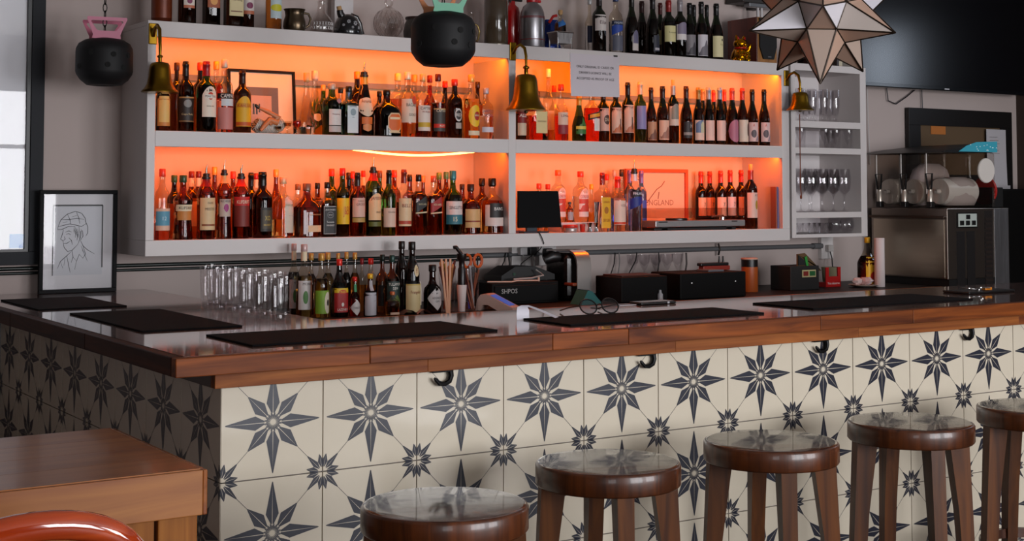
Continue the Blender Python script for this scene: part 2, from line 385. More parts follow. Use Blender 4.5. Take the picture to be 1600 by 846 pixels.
# glass cabinet at the end of the shelf
gc = thing('glass_cabinet', 'narrow white open cabinet holding rows of drinking glasses', 'cabinet', (4.272, YF, 1.27))
def gp(name, x0, x1, y0, y1, z0, z1, mat=WHITE):
    return MB().box(x0-4.272, x1-4.272, y0-YF, y1-YF, z0-1.27, z1-1.27, 0, .0015).obj(name, mat, gc)
gp('side_panel', 4.272, 4.305, YF, YW, 1.27, 2.266); gp('side_panel', 4.832, 4.882, YF, YW, 1.27, 2.266)
gp('top_board', 4.305, 4.832, YF, YW, 2.226, 2.266); gp('bottom_board', 4.305, 4.832, YF, YW, 1.27, 1.29)
GZ = [1.29, 1.415, 1.785, 1.938]
for z0, z1 in ((1.382, 1.415), (1.75, 1.785), (1.90, 1.938)): gp('shelf_board', 4.305, 4.832, YF, YW-.01, z0, z1)
gp('back_panel', 4.305, 4.832, YW-.01, YW, 1.29, 2.226, pm('dcd6d6', .7))

# working counter along the wall under the shelf
bc = thing('back_counter', 'dark working counter along the wall behind the bar', 'counter', (.70, 1.86, 0)); L_ = 4.42
MB().box(.02, L_-.02, .06, .685, .08, ZM-.03).obj('carcass', pm('2a2523', .6), bc); MB().box(0, L_, .02, .685, ZM-.03, ZM, 0, .003).obj('top', pm('120c0a', .5, spec=.3), bc)
MB().box(0, L_, -.014, .0195, ZM-.034, ZM+.001, 0, .004).obj('front_edge', wood('a05a2a', 'cc8448', 'X', 1.0, .4, 0, spec=.3, rnd=.02), bc)  # wood tone lightened to carry the orange glow from the niches
for i in range(6): MB().box(.03+i*.73, .73+i*.73, .04, .06, .1, ZM-.045, 0, .003).obj('door', pm('332d2a', .5), bc)
ms = thing('machine_stand', 'low black stand under the slush machine', 'stand', (5.15, 1.86, 0))
MB().box(0, .66, 0, .68, .08, .90, 0, .004).obj('carcass', pm('0e0b0a', .6), ms); MB().box(.04, .62, .04, .64, 0, .08).obj('plinth', pm('080707', .7), ms)
bk = thing('black_cupboard', 'tall black cupboard standing in the dark corner past the slush machine', 'cupboard', (5.90, 2.06, 0))
MB().box(0, .80, .02, .40, .06, 1.55, 0, .004).obj('carcass', pm('070606', .6, spec=.15), bk); MB().box(.03, .77, .05, .37, 0, .06).obj('plinth', pm('050505', .7), bk)
for x0 in (.008, .404): MB().box(x0, x0+.388, 0, .019, .07, 1.54, 0, .003).obj('door', pm('080707', .5, spec=.15), bk)
# ------------------------------------------------------------------ bottles
GL = dict(clear=thin('f2ece2'), green=thin('7da032'), dgreen=thin('3c5a1e'), amber=thin('b8702a'), brown=thin('6a3414'), blue=thin('8ab4dc'))
LQ = dict(amber=liquid((.62, .20, .035)), dark=liquid((.020, .009, .006)), brown=liquid((.16, .045, .014)), red=liquid((.62, .04, .02)), gold=liquid((.85, .55, .14)),
          water=liquid((.93, .93, .92)), green=liquid((.07, .30, .04)), dgreen=liquid((.012, .04, .014)), blue=liquid((.12, .22, .62)), teal=liquid((.05, .35, .5)), cola=liquid((.05, .016, .008)), rose=liquid((.8, .25, .16)))
PROF = dict(   # (height, radius) as shares of the bottle
 spirit=([(0, .93), (.015, 1), (.58, 1), (.635, .96), (.675, .84), (.71, .6), (.745, .42), (.80, .36), (.90, .33)], 2),
 tall=([(0, .93), (.015, 1), (.50, 1), (.56, .95), (.61, .78), (.66, .52), (.72, .39), (.80, .34), (.90, .33)], 2),
 wine=([(0, .92), (.015, 1), (.60, 1), (.65, .94), (.69, .76), (.72, .54), (.75, .42), (.82, .39), (.92, .38)], 2),
 burg=([(0, .92), (.015, 1), (.44, 1), (.52, .93), (.60, .76), (.68, .55), (.74, .43), (.82, .38), (.92, .37)], 2),
 square=([(0, .95), (.012, 1), (.60, 1), (.65, .96), (.685, .72), (.71, .46), (.75, .36), (.82, .34), (.90, .33)], 6),
 flask=([(0, .9), (.02, 1), (.45, 1), (.55, .97), (.63, .80), (.70, .5), (.76, .30), (.82, .24), (.90, .24)], 3.2),
 flare=([(0, .98), (.02, 1), (.18, .92), (.36, .82), (.52, .90), (.60, .98), (.64, .92), (.69, .62), (.74, .38), (.82, .31), (.90, .30)], 2),
 cone=([(0, .9), (.015, 1), (.18, .98), (.34, .80), (.50, .56), (.64, .40), (.76, .33), (.90, .31)], 2),
 round=([(0, .85), (.02, 1), (.46, 1), (.55, .98), (.62, .86), (.67, .62), (.71, .36), (.78, .29), (.90, .28)], 2),
 monk=([(0, .95), (.015, 1), (.42, 1), (.45, .90), (.47, .88), (.55, .90), (.64, .78), (.73, .52), (.80, .36), (.90, .34)], 2),
 sauce=([(0, .95), (.015, 1), (.48, 1), (.55, .86), (.66, .52), (.78, .32), (.90, .28)], 3.5),
 drop=([(0, .95), (.02, 1), (.42, 1), (.52, .9), (.60, .5), (.68, .36), (.90, .33)], 2),
 bell=([(0, .95), (.02, 1), (.34, 1.0), (.42, .9), (.56, .62), (.70, .42), (.80, .36), (.90, .34)], 2),
)
def prad(prof, h):
    for (a, ra), (b, rb) in zip(prof[:-1], prof[1:]):
        if a <= h <= b: return ra+(rb-ra)*(h-a)/(b-a)
    return prof[-1][1]
SHAPES = dict(rect=lambda u: (0, 1), arch=lambda u: (0, 1-.30*u*u), oval=lambda u: (.5-.5*math.sqrt(max(0, 1-u*u)), .5+.5*math.sqrt(max(0, 1-u*u))),
    diamond=lambda u: (.5*abs(u), 1-.5*abs(u)), diag=lambda u: (.22+.22*u, .78+.22*u), shield=lambda u: (.28*abs(u)**1.5, 1-.12*u*u), oct=lambda u: (max(0, (abs(u)-.62)*.5), 1-max(0, (abs(u)-.62)*.6)),
    wave=lambda u: (.5-.5*math.sqrt(max(0, 1-u*u))*(1+.04*math.cos(u*30)), .5+.5*math.sqrt(max(0, 1-u*u))*(1+.04*math.cos(u*30))), hill=lambda u: (0, .55+.3*math.sin(u*3+1)+.1*math.sin(u*9)))
def bottle(name, label, P, H, R, shape, glass, fill, liq, cap, capcol, layers=(), texts=(), rz=0, group=None, extra=None):
    prof, n = PROF[shape]; top = thing(name, label, 'bottle', P, rz, group)
    hn = {'screw': .90, 'foil': .90, 'cork': .86, 'pour': .80, 'stop': .86, 'band': .9}[cap]
    pr = [(h, r) for h, r in prof if h < hn]+[(hn, prad(prof, hn))]
    if 0 < fill < hn-.02 and all(abs(h-fill) > .004 for h, _ in pr): pr = sorted(pr+[(fill, prad(prof, fill))])
    mis = [0 if (a+b)/2 < fill else 1 for (a, _), (b, _) in zip(pr[:-1], pr[1:])]
    MB().lathe([(r*R, h*H) for h, r in pr], 24, n=n if n != 2 else 2, mis=mis).obj('glass_body', [LQ[liq], GL.get(glass) or LQ[glass]], top, sharp=50)
    rn = prad(prof, hn)*R
    cm = pm(capcol, .32, .15)
    if cap == 'screw': MB().lathe([(rn+.0022, .885*H), (rn+.003, .89*H), (rn+.003, .99*H), (rn+.001, H)], 16).obj('cap', cm, top)
    elif cap == 'foil': MB().lathe([(prad(prof, .79)*R+.001, .79*H), (prad(prof, .86)*R+.0012, .86*H), (rn+.0015, .93*H), (rn+.0026, .935*H), (rn+.0026, .965*H), (rn+.0012, .97*H), (rn+.001, .995*H), (rn-.002, H)], 16).obj('cap', cm, top)
    elif cap == 'band':
        MB().lathe([(prad(prof, .77)*R+.001, .77*H), (prad(prof, .86)*R+.0012, .86*H), (rn+.0015, .90*H)], 16).obj('neck_label', pm('e3cfae', .6), top)
        MB().lathe([(rn+.0022, .90*H), (rn+.003, .905*H), (rn+.003, .99*H), (rn+.001, H)], 16).obj('cap', cm, top)
    elif cap == 'cork':
        MB().lathe([(prad(prof, .76)*R+.001, .76*H), (rn+.001, .86*H), (rn+.002, .87*H), (rn+.002, .905*H), (rn*.7, .91*H)], 16).obj('cap', cm, top)
        MB().lathe([(rn*.68, .905*H), (rn*.74, .93*H), (rn*.78, .995*H), (rn*.7, H)], 12).obj('cork', pm('d99a5a', .8), top)
    elif cap == 'stop':
        MB().lathe([(rn+.001, .85*H), (rn+.002, .87*H), (rn+.004, .875*H), (rn+.004, .99*H), (rn+.002, H)], 16).obj('cap', cm, top)
    elif cap == 'pour':
        MB().lathe([(prad(prof, .70)*R+.001, .70*H), (prad(prof, .76)*R+.0012, .76*H), (rn+.0016, .80*H)], 16).obj('cap', cm, top)
        MB().lathe([(rn+.001, .80*H), (rn+.005, .805*H), (rn+.005, .83*H), (rn+.001, .835*H), (rn+.0005, .87*H), (rn*.6, .88*H)], 14).obj('pourer', pm('14100e', .4), top)
        MB().tube([(0, 0, .875*H), (0, 0, .92*H), (.002, 0, .97*H), (.005, 0, H)], [rn*.42, rn*.34, rn*.26, rn*.2], 8).obj('spout', pm('c9c2b4', .2, 1), top)
    def surf(x, h, e):
        r = prad(prof, min(max(h, 0), .9))*R; x = max(-r*.995, min(r*.995, x))
        return (x, -((r**n-abs(x)**n)**(1/n))-e, h*H)
    lab = None
    for k, L in enumerate(layers):
        sh_, z0, z1, wd, col = L[:5]; xo = L[5] if len(L) > 5 else 0
        NC = 14 if sh_ in ('rect',) else 20
        m = MB(); vs = []; r0 = prad(prof, (z0+z1)/2)*R; th = math.asin(min(.985, wd)) if n == 2 else wd; nz = 1+max(1, int((z1-z0)/.12))
        for i in range(NC+1):
            u = -1+2*i/NC; b, t = SHAPES[sh_](u)
            for j in range(nz+1):
                h = z0+(z1-z0)*(b+(t-b)*j/nz)
                rr = prad(prof, h)/max(.2, prad(prof, (z0+z1)/2))
                x = (math.sin(u*th) if n == 2 else u*wd)*r0*min(1, rr)+xo*r0
                vs.append(surf(x, h, .0006+.0004*k))
        m.add(vs, [(i*(nz+1)+j, (i+1)*(nz+1)+j, (i+1)*(nz+1)+j+1, i*(nz+1)+j+1) for i in range(NC) for j in range(nz)])
        o = m.obj('label' if lab is None else 'label_band', pm(col, .55), top if lab is None else lab, fix=False)
        if lab is None: lab = o
    for T in texts:
        t, zc, hh, col = T[:4]; xo = T[4] if len(T) > 4 else 0; mw = T[5] if len(T) > 5 else 1.55
        e = .0008+.0004*len(layers)
        flat_text('lettering', t, pm(col, .5), lab or top, hh*H, lambda x, z: surf(x+xo*R, zc+z/H, e), mw*R)
    if extra: extra(top, H, R, surf)
    return top

def row(data, zb, group, where):
    """data: (x px, top px, width px, depth row, ...) seen against the shelf"""
    for d in data:
        px, yt, wpx, back = d[:4]
        y = YF+(.062, .175, .27)[back]+random.uniform(-.004, .004)
        c = at(px, 302, Y=y); q = at(px, yt, Y=y)
        if wpx > 0: R = wpx/2/pxm((c.x, y, zb))
        H = q.z-zb
        bottle(d[4], d[13]+where if len(d) > 13 else '', (c.x, y, zb+.0005), H, R, d[5], d[6], d[7], d[8], d[9], d[10], d[11], d[12], random.uniform(-.12, .12) if d[5] not in ('square', 'flask') else random.uniform(-.03, .03), group, d[14] if len(d) > 14 else None)

def tassel(top, H, R, surf):
    pts = [surf(-.5*R, .72, .003), surf(-.35*R, .66, .004), surf(-.5*R, .60, .004), surf(-.55*R, .56, .004)]
    MB().tube(pts, .0022, 6).obj('tassel', pm('e08a3a', .8), top)
def seal(top, H, R, surf):
    p = surf(.45*R, .66, .001)
    MB().lathe([(.0, 0), (.011, 0), (.011, .003), (.008, .005), (0, .005)], 14, axis='Y', c=(p[0], p[1]-.005, p[2])).obj('wax_seal', pm('a01810', .35), top)
def sprig(top, H, R, surf):
    m = MB()
    for k in range(9):
        a = k*2.4; z = .10*H+k*.045*H; m.tube([(0, 0, z), (.35*R*math.cos(a), .35*R*math.sin(a), z+.02), (.5*R*math.cos(a), .5*R*math.sin(a), z+.045)], [.002, .006, .001], 5)
    m.tube([(0, 0, .05*H), (0, 0, .5*H)], .002, 5); m.obj('herb_sprig', pm('5a7a20', .6), top)
def cord(top, H, R, surf):
    MB().tube([surf(.75*R, .45, .003), surf(.85*R, .35, .004), surf(.9*R, .24, .004), surf(.93*R, .12, .004)], .0025, 6).obj('rope_belt', pm('e6d9c4', .9), top)
N1, N2, N3, N4, NT = ' in the framed print niche', ' in the paper notice niche', ' in the sagging light niche', ' in the record player niche', ' atop the white shelf'
SB, WB = 'spirit_bottle', 'wine_bottle'
U1 = [
 (253,108,22,0,SB,'tall','brown',.6,'cola','screw','2a1008',[('rect',.08,.62,.9,'c8803a'),('rect',.14,.56,.75,'e8b868')],[('—',.5,.01,'503010')],'brown bottle with gold parchment label behind the brass bell,'),
 (274,98,20,1,SB,'spirit','brown',.55,'cola','screw','3a1408',[],[],'plain dark bottle beside the brass bell,'),
 (288,96,26,0,SB,'spirit','brown',.66,'dark','foil','1a0c08',[('rect',.13,.48,.92,'2a1a14'),('rect',.47,.49,.92,'b08048'),('oval',.34,.45,.5,'8a8480'),('rect',.14,.15,.92,'b08048')],[('Cape Ruby',.24,.035,'cdb080')],'dark bottle with black and gold label,'),
 (311,98,24,1,SB,'spirit','brown',.62,'brown','screw','d83a1a',[],[],'brown bottle with orange red cap,'),
 (320.5,96,31,0,SB,'spirit','green',.66,'dgreen','foil','8a1420',[('arch',.21,.64,.80,'e6d6c4',.12),('oval',.45,.56,.30,'c23a22',.12),('rect',.47,.525,.62,'efe6da',.12)],[('MARTINI',.498,.036,'1a1210',.12,1.1),('EXTRA DRY',.36,.02,'6a5a4a',.12,.8)],'green bottle with white arched label and red disc,'),
 (336,96,22,1,SB,'spirit','clear',.70,'red','screw','f09a3a',[],[],'bottle with gold cap and red collar,'),
 (349,93,27,0,SB,'spirit','clear',.44,'rose','screw','c9b8a6',[('rect',.46,.53,.97,'1a1214'),('rect',.36,.455,.85,'cfd4d8',.12),('rect',.04,.34,.95,'c87a72')],[('CAMPARI',.495,.05,'f2e8e0',.06,1.7)],'clear bottle with red liqueur and black name band,'),
 (377,110,28,0,SB,'spirit','brown',.62,'cola','foil','2a0e08',[('arch',.10,.58,.86,'e0a818'),('rect',.11,.17,.86,'c05010'),('rect',.40,.47,.84,'d09018')],[('KAHLÚA',.435,.06,'b02a10',0,1.5)],'brown bottle with yellow arched label,'),
 (478,114,25,0,SB,'cone','clear',.12,'water','stop','e8b070',[],[],'slender clear empty cone bottle with pale stopper,'),
 (491,111,28,1,SB,'cone','clear',.16,'gold','stop','b0a8a0',[('shield',.22,.34,.5,'e8e0d4')],[],'clear cone bottle with green sprig inside,',sprig),
 (504,133,18,2,SB,'square','green',.55,'dgreen','screw','f0a850',[],[],'green bottle with gold ribbed cap,'),
 (517.5,131,30,0,SB,'spirit','green',.68,'dgreen','screw','b8a898',[('rect',.19,.50,.72,'d8cfca',.1),('rect',.06,.175,.72,'b8b0ac',.1)],[('Tanqueray',.40,.035,'7a2a2a',.1,1.0)],'green bottle with red wax seal,',seal),
 (531,137,18,1,SB,'square','clear',.5,'water','screw','14100e',[],[],'square clear bottle with small black cap,'),
 (544,135,25,0,SB,'square','blue',.62,'teal','screw','120e0e',[('rect',.05,.60,.78,'cfd6d8',.12),('oval',.40,.54,.4,'8a9aa0',.12)],[('SAPPHIRE',.585,.026,'40586a',.12,1.2),('GIN',.365,.02,'40586a',.12,.8)],'square blue bottle with pale panel label,'),
 (557,112,24,1,SB,'spirit','brown',.6,'cola','screw','e88a28',[],[],'dark bottle with bright orange cap,'),
 (568,98,29,0,SB,'bell','brown',.62,'cola','pour','e09a38',[('shield',.26,.52,.9,'d8bfa4'),('rect',.16,.255,.62,'d86a28'),('shield',.06,.16,.5,'d8824a')],[('Amarula',.47,.045,'8a4a20',0,1.2)],'brown cream liqueur bottle with shield label and tassel,',tassel),
 (592,143,24,1,SB,'flask','brown',.6,'dark','screw','1a0c08',[],[],'dark flask behind the orange label flask,'),
 (603.5,141,40,0,SB,'flask','brown',.62,'dark','screw','160a06',[('oct',.10,.50,.62,'d9b48a',.25),('oct',.13,.47,.54,'d8601c',.25),('rect',.36,.41,.46,'e8c8a0',.25),('rect',.07,.10,.5,'d9b48a',.25)],[],'squat dark flask with orange octagonal label,'),
 (621,115,26,1,SB,'spirit','clear',.60,'rose','screw','f6d488',[('rect',.12,.48,.9,'e0a890')],[],'clear bottle with tall pale gold cap,'),
 (636,113,27,0,SB,'spirit','clear',.30,'gold','screw','e9d2b0',[('rect',.22,.58,.95,'d9c3b0'),('oval',.50,.63,.42,'c04a34',.45)],[('BACARDI',.49,.05,'3a2420',.15,1.5),('GOLD',.34,.04,'3a2420',.15,1.0)],'clear rum bottle with white label and cream cap,'),
 (647,117,22,2,SB,'tall','clear',.5,'amber','screw','f0a048',[],[],'clear bottle with small orange cap,'),
 (660,116,24,0,SB,'spirit','clear',.22,'brown','screw','d9a868',[('rect',.10,.50,.92,'dccbbf'),('rect',.16,.235,.92,'c8a02a')],[('CAPTAIN',.455,.045,'3a2a24',0,1.5),('MORGAN',.40,.03,'8a2a20',0,1.1)],'spiced rum bottle with white label and gold band,'),
 (671,118,20,1,SB,'tall','clear',.84,'red','screw','7a0e10',[],[],'bottle with dark red cap and red neck,'),
 (684,116,23,0,SB,'spirit','clear',.55,'brown','screw','5a1210',[('rect',.10,.46,.94,'3a3430'),('rect',.155,.215,.94,'c8281a'),('rect',.44,.455,.94,'c0a060')],[('CAPTAIN',.42,.042,'e0d0b8',0,1.5),('RUM',.185,.03,'e0d0b8',0,.8)],'dark rum bottle with black label and red band,'),
 (695,127,20,1,SB,'tall','brown',.6,'cola','screw','e0301a',[],[],'brown bottle with bright red cap and silver ring,'),
 (710,124,25,0,SB,'spirit','brown',.66,'dark','screw','d8301c',[('oval',.28,.50,.5,'c9c2bc',.12),('oval',.31,.47,.4,'2a2220',.12),('rect',.16,.26,.4,'a89a92',.12)],[('RED',.39,.05,'e8e0d8',.12,.7)],'black rum bottle with red cap and oval crest,'),
 (736,117,26,0,SB,'spirit','clear',.62,'gold','screw','e8a84a',[('oval',.18,.52,.8,'e8b81c'),('oval',.28,.42,.42,'a82a1c',.2),('rect',.05,.12,.8,'d8c8a8')],[('HAVANA',.36,.035,'f0e0c0',.2,.75)],'golden rum bottle with yellow oval label,'),
 (746,128,18,1,SB,'tall','brown',.6,'amber','screw','3a1e10',[],[],'thin bottle with dark brown cap,'),
 (759,138,24,0,SB,'spirit','clear',.45,'water','screw','b8aeb4',[('rect',.13,.23,.9,'cfc6d0')],[('ABSOLUT',.54,.06,'3a3060',0,1.7),('VODKA',.46,.06,'3a3060',0,1.5)],'clear vodka bottle with purple lettering beside the divider,'),
]
row(U1, ZM1, 'bottles in the niche with the framed print', N1)
U2 = [
 (814,150,17,0,SB,'spirit','brown',.6,'dark','screw','3a1410',[('rect',.30,.62,.95,'7a1a18'),('rect',.10,.38,.95,'c8b49a')],[('ALLE',.55,.07,'e8e0d8',0,1.6)],'dark bottle with maroon and tan label behind the bell,'),
 (838,143,30,0,SB,'square','clear',.5,'red','screw','180c0a',[('rect',.14,.58,.70,'d8c08a',.05)],[('DISARONNO',.38,.035,'6a5030',.05,1.1)],'square red liqueur bottle with gold label,'),
 (857,108,19,1,SB,'tall','clear',.32,'amber','screw','f4dca4',[('rect',.16,.42,.85,'e2b494')],[],'tall clear bottle with cream cap by the bell,'),
 (866,134,18,2,SB,'tall','clear',.5,'amber','screw','e0402a',[],[],'bottle with red cap hidden behind taller ones,'),
 (877,132,22,0,SB,'tall','clear',.44,'red','screw','d83a22',[('rect',.18,.50,.92,'d8b8a4'),('rect',.12,.28,.92,'8a1f2a')],[('LEMON',.44,.04,'6a3a34',0,1.3)],'bottle of red cordial with pale label,'),
 (905,150,22,0,SB,'bell','green',.55,'dgreen','foil','c89030',[('hill',.16,.55,.9,'2f6a2a'),('rect',.26,.33,.9,'d8b848')],[],'green bottle with green and yellow label,'),
 (925,140,25,0,SB,'spirit','clear',.64,'red','screw','2a100c',[('rect',.20,.44,.6,'d6ccc8',.25),('diag',.40,.60,.92,'1a1210'),('diag',.44,.56,.8,'e08a18')],[('APEROL',.505,.035,'f0c030',.1,1.2)],'bright red aperitif bottle with slanted black label,'),
 (943,138,19,0,WB,'wine','dgreen',.62,'dark','foil','200c0a',[('rect',.20,.62,.95,'d6a292'),('oval',.32,.50,.62,'4a2a22')],[('DNA',.41,.06,'e0c4a8',0,.9)],'wine bottle with dark oval emblem,'),
 (962.5,136,19,0,WB,'wine','dgreen',.62,'dark','foil','200c0a',[('rect',.16,.62,.97,'e0b29c'),('hill',.17,.34,.9,'c06a44'),('rect',.22,.42,.1,'5a3a30',.3)],[('MAN',.575,.035,'b08070',.1,1.0)],'wine bottle with garden figure label, paper notice side,'),
 (981.5,129,19,0,WB,'wine','dgreen',.62,'dark','foil','180a0c',[('rect',.16,.62,.97,'deb09c'),('hill',.17,.34,.9,'b86848'),('rect',.22,.42,.1,'5a3a30',.1)],[('MAN',.575,.035,'b08070',.1,1.0)],'wine bottle with garden figure label, lavender label side,'),
 (1001,128,19,0,WB,'wine','green',.60,'dgreen','foil','e8b896',[('rect',.22,.60,.95,'8a80b0')],[],'wine bottle with plain lavender label and pink capsule,'),
 (1018,137,17,0,WB,'burg','dgreen',.62,'dark','foil','3a1c12',[('rect',.05,.38,.95,'c88a66'),('hill',.06,.26,.9,'7a4a38')],[],'burgundy bottle with rust landscape label,'),
 (1036,135,20,0,WB,'burg','dgreen',.62,'dark','foil','2a1410',[('rect',.06,.40,.97,'e6b096'),('hill',.08,.30,.9,'a06a58')],[],'burgundy bottle with pink hill drawing label,'),
 (1052.5,125,18,0,WB,'wine','dgreen',.62,'dark','cork','a89c98',[('rect',.28,.58,.97,'dcbfae'),('arch',.38,.62,.8,'8a8478')],[],'wine bottle with grey capsule and raised cork,'),
 (1073,135,19,0,WB,'burg','dgreen',.62,'dark','foil','3a1a10',[('rect',.10,.38,.95,'2a1a1a'),('rect',.15,.20,.95,'9a8a84')],[('H',.31,.07,'c8bab0',.2,.5)],'burgundy bottle with dark label and letter H,'),
 (1092,137,18,0,WB,'burg','dgreen',.62,'dark','foil','a07a3a',[('rect',.07,.42,.97,'e8c2b0'),('arch',.20,.42,.92,'6a7a9a'),('arch',.20,.40,.45,'c8c2a0',.2)],[],'burgundy bottle with gold capsule and blue picture label,'),
 (1099,139,14,1,WB,'burg','dgreen',.62,'dark','foil','b8824a',[],[],'burgundy bottle with tan capsule half hidden,'),
 (1108,137,18,0,WB,'burg','dgreen',.62,'dark','foil','9a9aa4',[('rect',.07,.42,.97,'e8bcae')],[('—',.35,.006,'7a5a54',.2,.8),('•',.17,.02,'3a2a2a',.4,.2)],'burgundy bottle with silver capsule beside the gold capsule one,'),
 (1116,141,14,1,WB,'burg','dgreen',.62,'dark','foil','e83a28',[],[],'bottle with red capsule behind the silver capsules,'),
 (1125.5,137,18,0,WB,'burg','dgreen',.62,'dark','foil','8a94b0',[('rect',.07,.42,.97,'e8bcae')],[('—',.35,.006,'7a5a54',.2,.8),('•',.17,.02,'3a2a2a',.4,.2)],'burgundy bottle with blue grey capsule,'),
 (1133,140,14,1,WB,'burg','dgreen',.62,'dark','foil','e8402c',[],[],'bottle with red capsule behind the purple rosette,'),
 (1145,138,19,0,WB,'burg','dgreen',.62,'dark','foil','d84838',[('wave',.05,.44,.97,'b06a80')],[],'burgundy bottle with purple scalloped rosette label,'),
 (1161,138,18,0,WB,'burg','dgreen',.62,'dark','foil','c83a28',[('rect',.06,.44,.97,'e0cbb8'),('oval',.16,.38,.3,'6a5048',.5)],[],'burgundy bottle with red capsule and cream figure label,'),
 (1176.5,140,18,0,WB,'burg','dgreen',.62,'dark','foil','1a1210',[('rect',.07,.41,.97,'dcb8b4'),('oval',.14,.28,.45,'5a4e54',-.35),('hill',.08,.22,.5,'9a8a90',.4)],[('A',.36,.05,'c03a2a',-.4,.3)],'burgundy bottle with grey tree label beside red capsule bottle,'),
 (1195,140,18,0,WB,'burg','dgreen',.62,'dark','foil','1a1210',[('rect',.07,.41,.97,'dcb8b4'),('oval',.14,.28,.45,'5a4e54',-.35),('hill',.08,.22,.5,'9a8a90',.4)],[('A',.36,.05,'c03a2a',-.4,.3)],'last burgundy bottle with grey tree label by the side panel,'),
]
row(U2, ZM1, 'bottles in the niche below the paper notice', N2)
